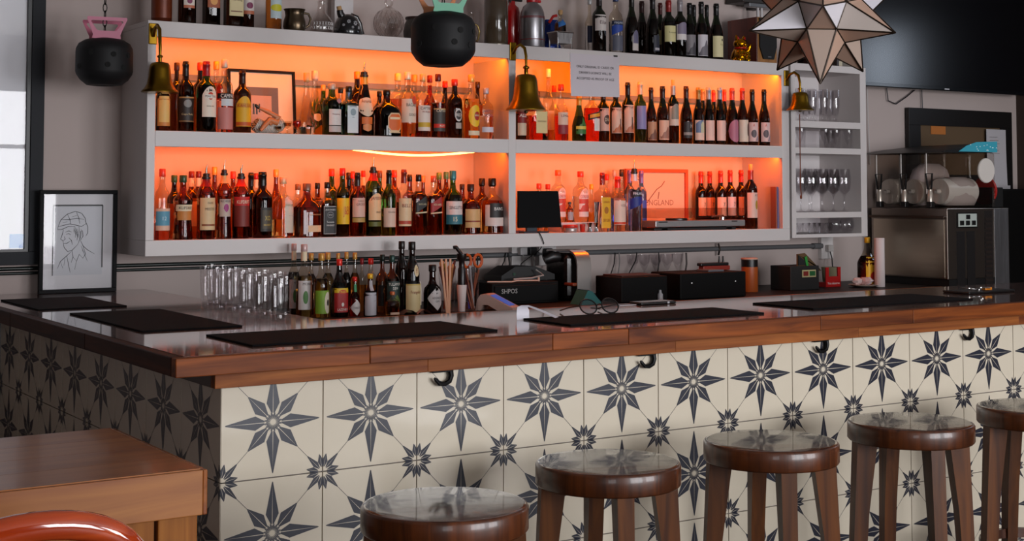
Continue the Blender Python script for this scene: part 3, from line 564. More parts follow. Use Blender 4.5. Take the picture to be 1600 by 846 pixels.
L1 = [
 (253.5,264,24,0,SB,'spirit','clear',.30,'rose','screw','e04028',[('rect',.13,.44,.95,'e0b49a'),('rect',.20,.40,.95,'5a98b0')],[('12',.30,.05,'cfe0e6',0,.6)],'clear bottle with pale blue label and red cap,'),
 (272,274,22,1,SB,'spirit','brown',.55,'amber','screw','2f5a34',[],[],'amber bottle with green cap, rear one,'),
 (286,274,31,0,SB,'flare','amber',.60,'brown','screw','284a30',[('rect',.44,.54,.96,'e6d2b0'),('rect',.30,.44,.9,'c8803c')],[('KLIPDRIFT',.49,.042,'2a1c14',.1,1.5)],'waisted brandy bottle with green cap,'),
 (299,268,21,1,SB,'spirit','amber',.60,'amber','band','7a1a14',[('rect',.18,.55,.9,'d8a06a')],[],'brandy bottle with maroon cap and cream neck band, first,'),
 (310,268,20,2,SB,'spirit','amber',.60,'amber','band','7a1a14',[],[],'brandy bottle with maroon cap and cream neck band, rear,'),
 (322,257,28,0,SB,'spirit','amber',.55,'brown','pour','8a1a1c',[('rect',.12,.55,.9,'dcbc8e'),('rect',.175,.20,.78,'8a4a2a')],[('OUDE',.48,.03,'6a4a2a',.1,.7),('MEESTER',.40,.036,'4a3420',.1,1.2)],'brandy bottle with maroon neck foil and cream label,'),
 (335,261,20,2,SB,'tall','amber',.6,'amber','screw','f0a840',[],[],'bottle with gold cap behind the pourers,'),
 (350,250,24,0,SB,'flare','amber',.55,'brown','pour','e0a468',[('rect',.28,.50,.92,'c2aea0'),('oval',.33,.44,.42,'a03a78')],[('RICHELIEU',.475,.03,'4a3a4a',0,1.4)],'waisted brandy bottle with purple disc label,'),
 (364,268,20,1,SB,'spirit','amber',.6,'amber','screw','e0402a',[],[],'amber bottle with red cap between two pourers,'),
 (376.5,257,27,0,SB,'spirit','amber',.55,'brown','pour','d0281c',[('rect',.16,.56,.92,'7a241a'),('rect',.44,.56,.92,'c02420')],[('KLIPDRIFT',.49,.045,'f0dcc0',.05,1.5)],'brandy bottle with red label and pourer,'),
 (392,270,20,1,SB,'wine','brown',.6,'dark','foil','120c0a',[],[],'dark long necked bottle, rear of the pair,'),
 (400,271,16,2,SB,'tall','clear',.6,'amber','band','a01c1c',[],[],'bottle with red cap between two dark necks,'),
 (410,269,31,0,SB,'wine','brown',.62,'dark','foil','100c0a',[('rect',.10,.46,.7,'2c2824',.2),('rect',.14,.42,.55,'4a4030',.2)],[('XO',.30,.07,'c8a84a',.2,.6),('BRANDY',.20,.03,'c8a84a',.2,.8)],'black brandy bottle with gold lettered label,'),
 (431,265,20,1,SB,'tall','amber',.6,'amber','screw','e09a40',[],[],'bottle with tall orange gold cap,'),
 (442,277,33,0,SB,'round','clear',.30,'gold','screw','d8b088',[('rect',.08,.60,.52,'d8c4b2',.4),('arch',.55,.68,.52,'c2b8b0',.4)],[('—',.36,.02,'4a3020',.5,.5)],'stout clear bottle with long white label,'),
 (465.5,288,20,1,SB,'square','clear',.5,'amber','screw','8a6a50',[],[],'bottle with brown striped cap, rear,'),
 (479.5,287,42,0,SB,'flask','amber',.56,'brown','stop','7a5a48',[('rect',.10,.22,.55,'e6b488',.25),('rect',.06,.50,.1,'d8d4d8',-.55)],[('WOODFORD RESERVE',.42,.02,'d8a060',.25,1.0)],'broad amber decanter flask with cream bottom label,'),
 (496,286,18,1,SB,'square','amber',.55,'brown','screw','1e1410',[],[],'square bottle with dark cap behind the black label,'),
 (511.5,285,23,0,SB,'square','clear',.58,'brown','screw','141012',[('rect',.05,.56,.92,'b8b2ae'),('rect',.06,.55,.86,'1c191b'),('oval',.34,.46,.5,'6a6668'),('oval',.355,.445,.42,'1c191b')],[('JACK DANIELS',.49,.035,'e4dcd6',0,1.5),('Tennessee',.27,.035,'e4dcd6',0,1.1),('WHISKEY',.21,.03,'e4dcd6',0,1.2),('OLD No.7',.40,.022,'e4dcd6',0,.6)],'square whiskey bottle with black and white label,'),
 (518,264,22,1,SB,'spirit','green',.5,'dgreen','screw','d83a20',[],[],'green bottle with red cap behind the square bottle,'),
 (535,263,22,0,SB,'spirit','green',.60,'dgreen','screw','c82a1e',[('rect',.18,.56,.95,'e8b418')],[('J&B',.36,.16,'c02818',.2,.9)],'green whisky bottle with bright yellow label,'),
 (545,270,20,2,SB,'tall','brown',.6,'cola','screw','2a1410',[],[],'dark capped bottle behind the yellow label bottle,'),
 (558.5,270,24,0,SB,'spirit','amber',.56,'brown','foil','2a1e1a',[('rect',.30,.60,.95,'d8aa98'),('rect',.22,.29,.95,'b08a48')],[('FAMOUS',.55,.026,'8a5a50',0,1.0),('GROUSE',.50,.04,'7a3a34',0,1.3)],'whisky bottle with pink label and bird drawing,'),
 (551,268,15,1,SB,'spirit','amber',.6,'amber','screw','e8301c',[],[],'bottle with bright red cap, first of the rear pair,'),
 (567.5,267,15,1,SB,'spirit','amber',.6,'amber','band','e0301e',[],[],'bottle with bright red cap, second of the rear pair,'),
 (583,246,25,0,SB,'spirit','green',.56,'dgreen','pour','c0241c',[('arch',.20,.54,.92,'e8b888'),('rect',.12,.18,.92,'5a5a1c')],[('JAMESON',.47,.05,'8a2a1c',0,1.6),('IRISH',.30,.025,'6a4a30',.2,.7)],'green whiskey bottle with cream arched label and pourer,'),
 (593,267,20,1,SB,'spirit','green',.6,'green','screw','6a3a20',[],[],'green bottle with brown cap behind pourer,'),
 (607.5,266,22,0,SB,'spirit','green',.64,'green','foil','101412',[('rect',.13,.42,.95,'d8b4a0')],[('Glenlivet',.36,.03,'6a4a44',.1,1.2)],'bright green bottle with black cap and low pale label,'),
 (616,266,20,1,SB,'spirit','amber',.7,'rose','screw','e8402a',[],[],'rear bottle with coral cap and pink neck,'),
 (631,265,24,0,SB,'spirit','clear',.5,'brown','foil','7a2a1e',[('rect',.14,.56,.95,'dcbc94'),('rect',.17,.22,.95,'b0402a')],[("BELL'S",.45,.055,'7a2a1c',0,1.4)],'whisky bottle with tan label and brick red stripe,'),
 (640,273,18,1,SB,'square','amber',.6,'amber','screw','1e1210',[],[],'rear bottle with short black cap,'),
 (654,273,22,0,SB,'square','clear',.72,'brown','screw','161010',[('diag',.36,.66,.95,'1a1614'),('diag',.35,.39,.95,'c8b890')],[('BLACK LABEL',.51,.03,'c8b890',.1,1.3)],'square whisky bottle with slanted black label,'),
 (661,275,16,2,SB,'tall','amber',.6,'amber','screw','e8904a',[],[],'rear bottle with thin orange cap,'),
 (677.5,275,22,0,SB,'square','clear',.66,'brown','screw','c85a3a',[('diag',.36,.66,.95,'9a1c1c'),('diag',.35,.39,.95,'d8b890')],[('RED LABEL',.51,.03,'e8c8a0',.1,1.3)],'square whisky bottle with slanted red label,'),
 (686,270,19,1,SB,'spirit','amber',.6,'amber','screw','5a8a4a',[],[],'bottle with light green cap,'),
 (697,269,19,2,SB,'spirit','amber',.6,'amber','screw','4a7a4c',[],[],'bottle with sea green cap half behind the teal one,'),
 (707.5,267,30,0,SB,'round','green',.62,'dgreen','stop','2f7880',[('rect',.16,.52,.94,'d8c6c0'),('rect',.16,.31,.94,'2a6a78')],[('SINGLETON',.42,.05,'4a3a38',.05,1.6),('15',.24,.07,'e8d8b0',-.2,.4)],'whisky bottle with teal stopper and white teal label,'),
 (722,288,18,1,SB,'square','amber',.6,'amber','screw','3a2018',[],[],'rear bottle with brown wooden cap,'),
 (735.5,288,30,0,SB,'round','amber',.60,'brown','stop','38201a',[('rect',.13,.50,.90,'d2a26a'),('rect',.24,.27,.9,'8a3a1c')],[],'amber whisky bottle with ochre label and round shoulders,'),
 (753,279,26,1,SB,'round','amber',.6,'amber','stop','1a0e0c',[],[],'rear amber bottle with tall black stopper,'),
 (769,279,35,0,SB,'round','clear',.60,'amber','stop','160c0a',[('rect',.14,.52,.93,'d8c4bc'),('rect',.29,.55,.80,'1e1614',.12)],[("BAIN'S",.45,.06,'e4dcd6',.12,.9)],'amber whisky bottle with black and white label by the divider,'),
]
row(L1, ZB1, 'bottles in the niche with sagging light strip', N3)
L2 = [
 (842,287,18,1,SB,'spirit','clear',.5,'water','screw','e0402a',[],[],'clear bottle with red cap rising behind the tablet,'),
 (856,288,18,2,SB,'spirit','clear',.5,'water','screw','d83826',[],[],'clear bottle with red cap behind the tablet corner,'),
 (948,272,14,1,SB,'spirit','clear',.5,'water','screw','e0321e',[],[],'clear bottle with red cap behind the yellow label,'),
 (924,288,15,1,SB,'tall','clear',.4,'gold','screw','f0b030',[],[],'slim bottle with plain yellow cap,'),
 (941,270,21,0,SB,'square','clear',.50,'water','foil','8a1c18',[('rect',.06,.58,.86,'e8a818'),('oval',.30,.42,.4,'b06a18')],[('LONDON',.50,.032,'a03a10',0,1.1),('DRY GIN',.19,.05,'a03a10',0,1.2)],'square gin bottle with yellow label,'),
 (960,266,14,2,SB,'tall','clear',.5,'water','screw','b8a8a0',[],[],'tall clear bottle with silver cap,'),
 (965,276,25,0,SB,'spirit','clear',.60,'water','foil','e03020',[('rect',.12,.56,.92,'e8c2b0'),('rect',.13,.17,.94,'d8401c')],[('VODKA',.47,.045,'9a7a74',.2,1.0)],'clear vodka bottle with white label and red stripe,'),
 (971,265,15,2,SB,'tall','clear',.5,'water','screw','2a2020',[],[],'clear bottle with black and silver cap,'),
 (984,266,18,1,SB,'wine','blue',.6,'blue','foil','6a5a98',[],[],'blue bottle with violet capsule, rear,'),
 (991,250,25,0,SB,'tall','clear',.58,'water','pour','c8c0c4',[('diag',.30,.56,.95,'1a2a80'),('rect',.48,.56,.95,'181c2c')],[('FINLANDIA',.525,.036,'e0e4f0',0,1.5)],'clear vodka bottle with slanted blue label and pourer,'),
 (1002,267,17,1,SB,'wine','blue',.66,'blue','foil','6a5c9a',[('rect',.1,.5,.9,'3a4aa0')],[],'slim blue bottle with violet capsule beside the orange print,'),
 (1095,268,17,2,WB,'wine','brown',.62,'cola','foil','c83a24',[('rect',.22,.54,.95,'e8a884')],[('y',.42,.07,'6a4a40',.1,.5)],'first of the red capsule wines beside the orange print,'),
 (1109,268,17,2,WB,'wine','brown',.62,'cola','foil','c83a24',[('rect',.22,.54,.95,'e8a884')],[('y',.42,.07,'6a4a40',.1,.5)],'second of the red capsule wines from the orange print,'),
 (1126,267,18,1,WB,'wine','brown',.62,'cola','foil','b83424',[('rect',.22,.54,.95,'e8b49a')],[('y',.42,.07,'6a4a40',.1,.5)],'third of the red capsule wines from the orange print,'),
 (1141,266,18,1,WB,'wine','brown',.62,'cola','foil','b83424',[('rect',.22,.54,.95,'dcb8b0')],[('y',.42,.07,'6a4a40',.1,.5)],'fourth of the red capsule wines from the orange print,'),
 (1158,266,18,1,WB,'wine','brown',.62,'cola','foil','b83428',[('rect',.22,.54,.95,'dcb8b0')],[('y',.42,.07,'6a4a40',.1,.5)],'fifth of the red capsule wines from the orange print,'),
 (1173,257,21,0,WB,'wine','brown',.60,'cola','cork','a83424',[('rect',.17,.56,.97,'e0b8a8'),('oval',.30,.44,.30,'b08a30',.25)],[('A B',.52,.035,'8a6a60',.2,.8)],'wine bottle with raised cork and gold crest,'),
]
row(L2, ZB1, 'bottles in the niche with the record player', N4)
# gin bottles stand on a small white riser
RZ = ZB1+.050
rs = tag(MB().box(0, .22, 0, .12, 0, .05, 0, .003).obj('shelf_riser', pm('cdb8b4', .5), None, (at(874, 350, Y=YF+.10).x, YF+.085, ZB1)), 'white box riser under the pink gin bottles', 'riser')
for px, yt, w_, l, c in ((872, 266, 24, 'pink gin bottle with orange cap beside the tablet,', 'e06030'), (907, 268, 25, 'pink gin bottle with red cap,', 'd83a26')):
    y = YF+.14; p = at(px, 302, Y=y); q = at(px, yt, Y=y)
    bottle(SB, l+N4, (p.x, y, RZ+.0005), q.z-RZ, w_/2/pxm((p.x, y, RZ)), 'spirit', 'clear', .5, 'water', 'screw', c,
        [('arch', .10, .66, .82, 'e6c4bc', .1), ('hill', .20, .44, .82, 'c8402c', .1), ('rect', .36, .45, .82, 'c8402c', .1)], [("GORDON'S", .50, .06, 'b83a2c', .1, 1.4)], 0, 'bottles in the niche with the record player')
y = YF+.12; p = at(890, 302, Y=y); q = at(890, 316, Y=y)
bottle('miniature_bottle', 'tiny amber miniature bottle between the two pink gins', (p.x, y, RZ+.0005), q.z-RZ, 5.5/pxm(p), 'spirit', 'amber', .6, 'amber', 'screw', '14100e', [('rect', .1, .5, .9, 'a0989c')])

# ---- top of the shelf
TG = 'bottles on top of the shelf'
def topb(px, w_, back, H, *a):
    y = YF+(.07, .18, .27)[back]; p = at(px, 302, Y=y)
    return bottle(a[0], a[-1]+NT, (p.x, y, ZT1+.0005), H, w_/2/pxm((p.x, y, ZT1)), *a[1:-1], 0, TG)
topb(289, 28, 0, .31, SB, 'spirit', 'brown', .6, 'cola', 'foil', '2a100a', [('rect', .22, .6, .62, 'ddd0c4', -.05), ('rect', .22, .26, .62, 'b86a4c', -.05), ('oval', .28, .36, .3, '7a2a50', -.05)], [], 'dark bottle with white and copper label beside the copper tin,')
topb(327, 24, 0, .30, SB, 'square', 'brown', .6, 'dark', 'foil', '2a100a', [('rect', .26, .62, .85, '9a4a20'), ('oval', .30, .42, .5, 'd89a50')], [], 'black bottle with burnt orange ornate label,')
topb(362, 27, 0, .30, SB, 'square', 'brown', .6, 'cola', 'foil', '3a1a10', [('rect', .16, .62, .86, 'd8c898'), ('rect', .22, .235, .7, '6a3020')], [('Red Stag', .40, .05, '3a3024', 0, 1.3)], 'dark bottle with cream rectangular label,')
topb(384, 21, 0, .31, SB, 'spirit', 'brown', .6, 'cola', 'foil', '3a1a10', [('rect', .20, .6, .85, 'd4c8c2'), ('rect', .20, .25, .85, 'b86a4c'), ('oval', .28, .37, .5, '7a2a50')], [], 'dark bottle with purple disc label beside the cream label,')
topb(425, 25, 0, .32, 'syrup_bottle', 'tall', 'amber', .6, 'amber', 'screw', 'c0a030', [('rect', .16, .6, .8, 'b8c8cc', .1), ('oval', .26, .36, .8, 'c8c020', .1)], [], 'lemon liqueur bottle with grey and yellow label,')
topb(922, 15, 1, .30, SB, 'tall', 'clear', .5, 'water', 'screw', 'c8c8c8', [('rect', .2, .5, .9, '2a3050')], [], 'clear bottle with navy label at the wine row end,')
topb(937, 22, 0, .31, WB, 'wine', 'dgreen', .62, 'dark', 'foil', '1a0c0e', [('rect', .36, .63, .95, 'd6ccc8')], [('Eilan', .50, .06, '5a3038', .1, 1.2)], 'wine bottle with white script label,')
topb(963, 22, 0, .31, SB, 'spirit', 'clear', .55, 'water', 'screw', '3a4a78', [('diag', .30, .58, .95, '2348a8'), ('rect', .04, .30, .9, '5a5c6c'), ('rect', .48, .55, .95, '24304c')], [('FINLANDIA', .515, .036, 'd8dce8', 0, 1.5)], 'vodka bottle with slanted blue label,')
topb(988, 21, 0, .32, WB, 'burg', 'dgreen', .62, 'dark', 'foil', '14100a', [('arch', .06, .40, .6, 'd0c4c0', .1), ('arch', .18, .40, .5, '6a6480', .1)], [], 'black wine bottle with arched picture label,')
topb(1004, 19, 1, .31, WB, 'burg', 'dgreen', .62, 'dark', 'foil', '30100e', [], [], 'unlabelled black wine bottle behind the dark blue label,')
topb(1021, 21, 0, .32, WB, 'burg', 'dgreen', .62, 'dark', 'foil', '181014', [('rect', .07, .34, .7, '1e2030', .2), ('rect', .09, .13, .5, 'b0aab0', .2)], [], 'black wine bottle with dark blue label,')
topb(1033, 16, 1, .31, WB, 'wine', 'dgreen', .62, 'dark', 'foil', '4a1412', [('rect', .25, .5, .9, 'b8b078')], [], 'wine bottle with olive label half hidden,')
topb(1046, 22, 0, .31, WB, 'wine', 'dgreen', .62, 'dark', 'foil', '8a1c1a', [('rect', .26, .54, .95, 'd0c690')], [('Rustenberg', .42, .035, '6a6238', .1, 1.4)], 'wine bottle with cream yellow label and red capsule,')
topb(1064, 20, 0, .32, WB, 'wine', 'dgreen', .62, 'dark', 'foil', '8a8488', [('rect', .30, .56, .95, 'd8d0d0'), ('arch', .40, .60, .9, '7a7086')], [], 'wine bottle with silver capsule and arched scene label,')
def tops(px, yt, w_, back, *a):
    y = YF+(.07, .18, .27)[back]; q = at(px, yt, Y=y); return topb(px, w_, back, q.z-ZT1, *a)
tops(1079, 5, 19, 0, WB, 'burg', 'dgreen', .62, 'dark', 'foil', '0c0a0c', [('rect', .05, .42, .95, '7a7478'), ('hill', .06, .3, .9, '3a363c')], [], 'wine bottle with grey landscape label, half hidden,')
tops(1086, 8, 16, 1, WB, 'burg', 'dgreen', .62, 'dark', 'foil', '0c0a0c', [], [], 'black wine bottle between the landscape labels,')
tops(1097.5, 3, 20, 0, WB, 'burg', 'dgreen', .62, 'dark', 'foil', '0c0a0c', [('rect', .05, .42, .95, 'c8c2c8'), ('hill', .06, .34, .93, '6a646c')], [], 'wine bottle with white landscape label,')
tops(1106, 8, 16, 1, WB, 'burg', 'dgreen', .62, 'dark', 'foil', '0c0a0c', [], [], 'black wine bottle behind the cream yellow label,')
tops(1121, 6, 21, 0, WB, 'burg', 'dgreen', .62, 'dark', 'foil', '0a0a0c', [('rect', .05, .42, .95, 'd0c698'), ('oval', .33, .37, .15, '2a2420', .3)], [('Rust', .27, .03, 'a89a68', .2, .7)], 'end wine bottle of the row beside the golden cat,')

# ---- on the bar
BG = 'bottles standing on the back of the bar'
def barb(px, yb, yt, w_, *a, rz=0, extra=None):
    p = at(px, yb, Z=ZM); p.y = min(2.19-w_/2/pxm(p), max(1.895, p.y)+w_/2/pxm(p)*.9); p = at(px, 302, Y=p.y); z = ZM+.0005; q = at(px, yt, Y=p.y)
    return bottle(a[0], a[-1], (p.x, p.y, z), q.z-z, w_/2/pxm((p.x, p.y, z)), *a[1:-1], rz, BG, extra)
SY, SC = 'syrup_bottle', 'sauce_bottle'
MON = [('rect', .10, .50, .93, 'd2cac6'), ('oval', .18, .36, .32, '4a7a3a', -.2)]
barb(460, 492, 381, 19, SY, 'tall', 'clear', .60, 'cola', 'band', 'c8a8a4', MON, [('MONIN', .455, .035, '5a4a48', .2, 1.2)], 'syrup bottle with white leaf label beside the beer glasses')
barb(476, 496, 382, 25, SY, 'tall', 'clear', .56, 'gold', 'band', 'c8a8a4', MON, [('MONIN', .455, .04, '5a4a48', .1, 1.3)], 'foremost syrup bottle with white leaf label on the bar')
for px, yb, yt, w_, lq, l in ((487, 486, 396, 17, 'brown', 'brown syrup bottle with gold cap behind the leaf labels'), (513, 485, 395, 19, 'gold', 'yellow syrup bottle with gold cap behind the green label'),
        (542, 484, 394, 14, 'dark', 'black syrup bottle with gold cap behind the red sauce label'), (555, 487, 395, 16, 'amber', 'amber syrup bottle with gold cap behind the diamond label sauce'), (529, 477, 396, 12, 'amber', 'syrup bottle with gold cap above the red sauce cap')):
    barb(px, yb, yt, w_, SY, 'tall', 'clear', .66, lq, 'screw', 'b8863a', [], [], l)
barb(503, 497, 396, 24, SY, 'tall', 'clear', .60, 'gold', 'screw', 'c08a3a', [('rect', .06, .42, .96, '7aa02a'), ('oval', .06, .40, .5, 'd8cdb8', .5), ('oval', .18, .28, .18, '2a241c', .55)], [], 'lime syrup bottle with bright green label')
barb(531, 496, 405, 25, SC, 'sauce', 'brown', .60, 'cola', 'screw', 'd82a1c', [('rect', .08, .50, .96, 'a01818'), ('rect', .42, .50, .96, 'd8b018'), ('oval', .40, .47, .5, 'c83a18'), ('oval', .18, .25, .18, 'e0d8d0')], [('MAGGI', .435, .035, 'f0d040', 0, .7), ('LAZENBY', .13, .04, 'e8dcd0', 0, 1.4)], 'sauce bottle with red and yellow label and red cap')
barb(555, 495, 433, 17, SC, 'drop', 'clear', .62, 'red', 'screw', 'c82018', [('diamond', .02, .42, 1.0, 'cfc6c2'), ('rect', .62, .82, .8, '3a8a5a')], [('TABASCO', .22, .05, '6a5a58', 0, 1.3)], 'little pepper sauce bottle with white diamond label')
barb(579, 495, 428, 20, 'bitters_bottle', 'tall', 'amber', .6, 'cola', 'screw', 'd8a820', [('rect', .02, .56, .98, 'b9b6bc'), ('rect', .60, .84, .8, 'b0a8ac')], [('—', .36, .02, '3a3438', .4, .6)], 'bitters bottle in oversized paper wrap with yellow cap')
barb(580, 488, 404, 19, SB, 'spirit', 'clear', .5, 'amber', 'screw', 'd02a20', [], [], 'bottle with red cap behind the paper wrapped bitters')
barb(566, 480, 404, 11, SB, 'spirit', 'clear', .5, 'amber', 'screw', '8a1820', [], [], 'bottle with crimson cap behind the green necked sauce')
barb(598, 490, 398, 22, SB, 'round', 'amber', .55, 'brown', 'screw', '14241e', [('rect', .12, .48, .9, '1a1614')], [], 'whiskey bottle with dark label and black green cap')
barb(613, 492, 399, 25, SB, 'round', 'amber', .60, 'brown', 'screw', '1a3a34', [('rect', .12, .56, .92, '20302c'), ('hill', .14, .34, .92, '5a6a30')], [('TULLAMORE', .51, .045, 'e0dcd0', 0, 1.6), ('DEW', .44, .045, 'e0dcd0', 0, .7)], 'whiskey bottle with dark green landscape label')
barb(614, 495, 456, 20, SB, 'flask', 'clear', .60, 'amber', 'stop', 'c06a3a', [('rect', .04, .14, .8, 'c8a890')], [], 'small amber flask in front of the green landscape label')
barb(628, 487, 377, 24, SB, 'monk', 'brown', .62, 'dark', 'screw', '180c08', [], [], 'rear dark monk shaped bottle with black cap')
barb(644, 492, 378, 27, SB, 'monk', 'brown', .62, 'dark', 'screw', '140a06', [('rect', .03, .42, .95, 'cdb888'), ('rect', .40, .415, .95, 'b89a3a'), ('oval', .52, .68, .4, 'd0b890', .2)], [('Frangelico', .30, .055, '8a3a28', .1, 1.4), ('f', .60, .07, '8a4a30', .2, .4)], 'front monk shaped bottle with parchment label and rope belt', extra=cord)
barb(676, 491, 414, 28, SB, 'drop', 'brown', .6, 'dark', 'stop', '100c0c', [('diamond', .06, .56, 1.0, 'c2bab8', .1)], [("HENDRICK'S", .32, .05, '3a3434', .1, 1.2), ('GIN', .25, .04, '3a3434', .1, .5)], 'black apothecary gin bottle with grey diamond label')
barb(1354, 442, 371, 27, SC, 'sauce', 'clear', .62, 'red', 'screw', 'd8a818', [('rect', .06, .60, .94, 'e0b020'), ('oval', .08, .30, .5, 'b82818', -.1), ('oval', .25, .45, .2, '4a5030', .5)], [], 'hot sauce bottle with yellow label and cap beside the white roll')
# ------------------------------------------------------------------ stools
SEATW = wood('3a1a0e', '4e2412', 'X', 1.0, .10, 1.0, dark='2a1008', knot=.3, rnd=.1)
RIMW = wood('2c140a', '5c2e12', 'Z', 1.2, .34, .2, dark='1a0803', rnd=.15); LEGW = wood('361a0a', '5e3411', 'Z', 1.0, .4, 0, dark='200c04', rnd=.2, spec=.25)
def make_stool():
    st = thing('bar_stool', 'x', 'stool', (0, 0, 0)); zs = .789; R = .20
    MB().lathe([(R-.006, zs-.0015), (R-.012, zs)], 48, capb=False).lathe([(R-.012, zs), (.001, zs)], 48, capb=False, capt=False).obj('seat_top', SEATW, st)
    MB().lathe([(R-.02, zs-.062), (R-.004, zs-.061), (R, zs-.056), (R, zs-.008), (R-.003, zs-.003), (R-.0065, zs-.0012)], 48).obj('seat_rim', RIMW, st)
    for k in range(4):
        a = math.radians(33.3)*-1+math.radians(8)+k*PI/2; c, s = math.cos(a), math.sin(a)
        def sec(rad, z, hw, hd): return [(c*(rad+i*hd)-s*j*hw, s*(rad+i*hd)+c*j*hw, z) for i, j in ((-1, -1), (1, -1), (1, 1), (-1, 1))]
        m = MB(); A = sec(.157, zs-.06, .023, .034); B = sec(.178, .50, .021, .024); C = sec(.206, 0, .017, .018)
        m.add(A+B+C, [(3, 2, 1, 0), (8, 9, 10, 11)]+[(t+i, t+(i+1) % 4, t+4+(i+1) % 4, t+4+i) for t in (0, 4) for i in range(4)])
        m.obj('leg', LEGW, st, sharp=20)
    MB().lathe([(.176, .298), (.196, .298), (.198, .302), (.198, .326), (.196, .33), (.176, .33), (.176, .298)], 40, capb=False, capt=False).obj('foot_ring', RIMW, st)
    return st
st0 = make_stool()
SL = ['round wooden bar stool closest to the bar corner', 'second round wooden bar stool from the bar corner', 'third round wooden bar stool from the bar corner', 'fourth round wooden bar stool from the bar corner', 'fifth round wooden bar stool from the corner, cut by the picture edge']
for i, (x0, x1, y0, y1) in enumerate([(565, 825, 758, 815), (837, 1063, 700, 742), (1099, 1310, 669, 707), (1323, 1522, 641, 675), (1528, 1712, 619, 651)]):
    p = at((x0+x1)/2, (y0+y1)/2, Z=.789)
    o = st0 if i == 0 else copy_tree(st0)
    o.location = (p.x, p.y, 0); o['label'] = SL[i]; o['group'] = 'round wooden bar stools'; o.rotation_euler = (0, 0, (0, .04, -.05, .03, .06)[i])

# ------------------------------------------------------------------ high table and chair
TW = wood('7a3e16', 'a0622a', 'X', .6, .28, .08, dark='5a2a0c', knot=.2, rnd=.04); TWF = wood('84481a', 'aa6c30', 'X', .8, .5, 0, dark='5a2a0c', knot=.4, rnd=.05); TWZ = wood('7a4418', 'a06428', 'Z', 1.2, .5, 0, dark='5a2a0c', rnd=.1, spec=.2)
c1 = at(315, 733, Z=.95); tb = thing('high_table', 'thick square wooden table beside the tiled bar corner', 'table', (c1.x-.75, c1.y, 0))
for k in range(4): MB().box(0+.0, .75, .006+k*.152, .1578+k*.152, .87, .95, 0, .0006).obj('plank', TW, tb)
MB().box(-.002, .752, -.004, .006, .855, .948, 0, .002).obj('front_rail', TWF, tb); MB().box(.752, .762, -.004, .616, .855, .948, 0, .002).obj('side_rail', wood('7a3c12', '9a5a24', 'Y', .8, .22, .5), tb)
for x in (0.02, .665):
    for y in (.02, .52): MB().box(x, x+.085, y, y+.085, 0, .869, 0, .003).obj('leg', TWZ, tb)
for y in (.03, .56): MB().box(.1, .66, y, y+.02, .77, .868).obj('apron', TWZ, tb)
CW = wood('8a2408', 'b8481a', 'X', .8, .12, 1.0, dark='5a1404', knot=.3)
pc = at(72, 826, Y=c1.y-.30); ch = thing('wooden_chair', 'glossy orange red wooden chair with rounded backrest at the table', 'chair', (pc.x-.03, pc.y+.20, 0))
zt = pc.z+.012; hw = .20
pts = []
for i in range(21):
    a = PI*i/20; pts.append((-hw*math.cos(a), -.20-.03*math.sin(a), zt-.17+.17*math.sin(a)**.62))
pts = [(-hw+.02, -.17, .46)]+[(-hw, -.195, zt-.27)]+pts+[(hw, -.195, zt-.27)]+[(hw-.02, -.17, .46)]
MB().tube(pts, .026, 14).obj('backrest', CW, ch)
sl = MB(); sl.box(-.16, .16, -.215, -.195, zt-.19, zt-.10, 0, .006).obj('back_slat', CW, ch)
for i in (-1, 0, 1): MB().tube([(i*.07, -.175, .46), (i*.075, -.195, .6), (i*.08, -.205, zt-.15)], .010, 8).obj('spindle', CW, ch)
MB().lathe([(.0, .43), (.19, .43), (.21, .44), (.21, .455), (.19, .465), (0, .462)], 32, n=3).obj('seat', CW, ch)
for x in (-1, 1):
    for y in (-1, 1): MB().tube([(x*.15, y*.15, .435), (x*.185, y*.19, 0)], [.018, .013], 10).obj('leg', CW, ch)

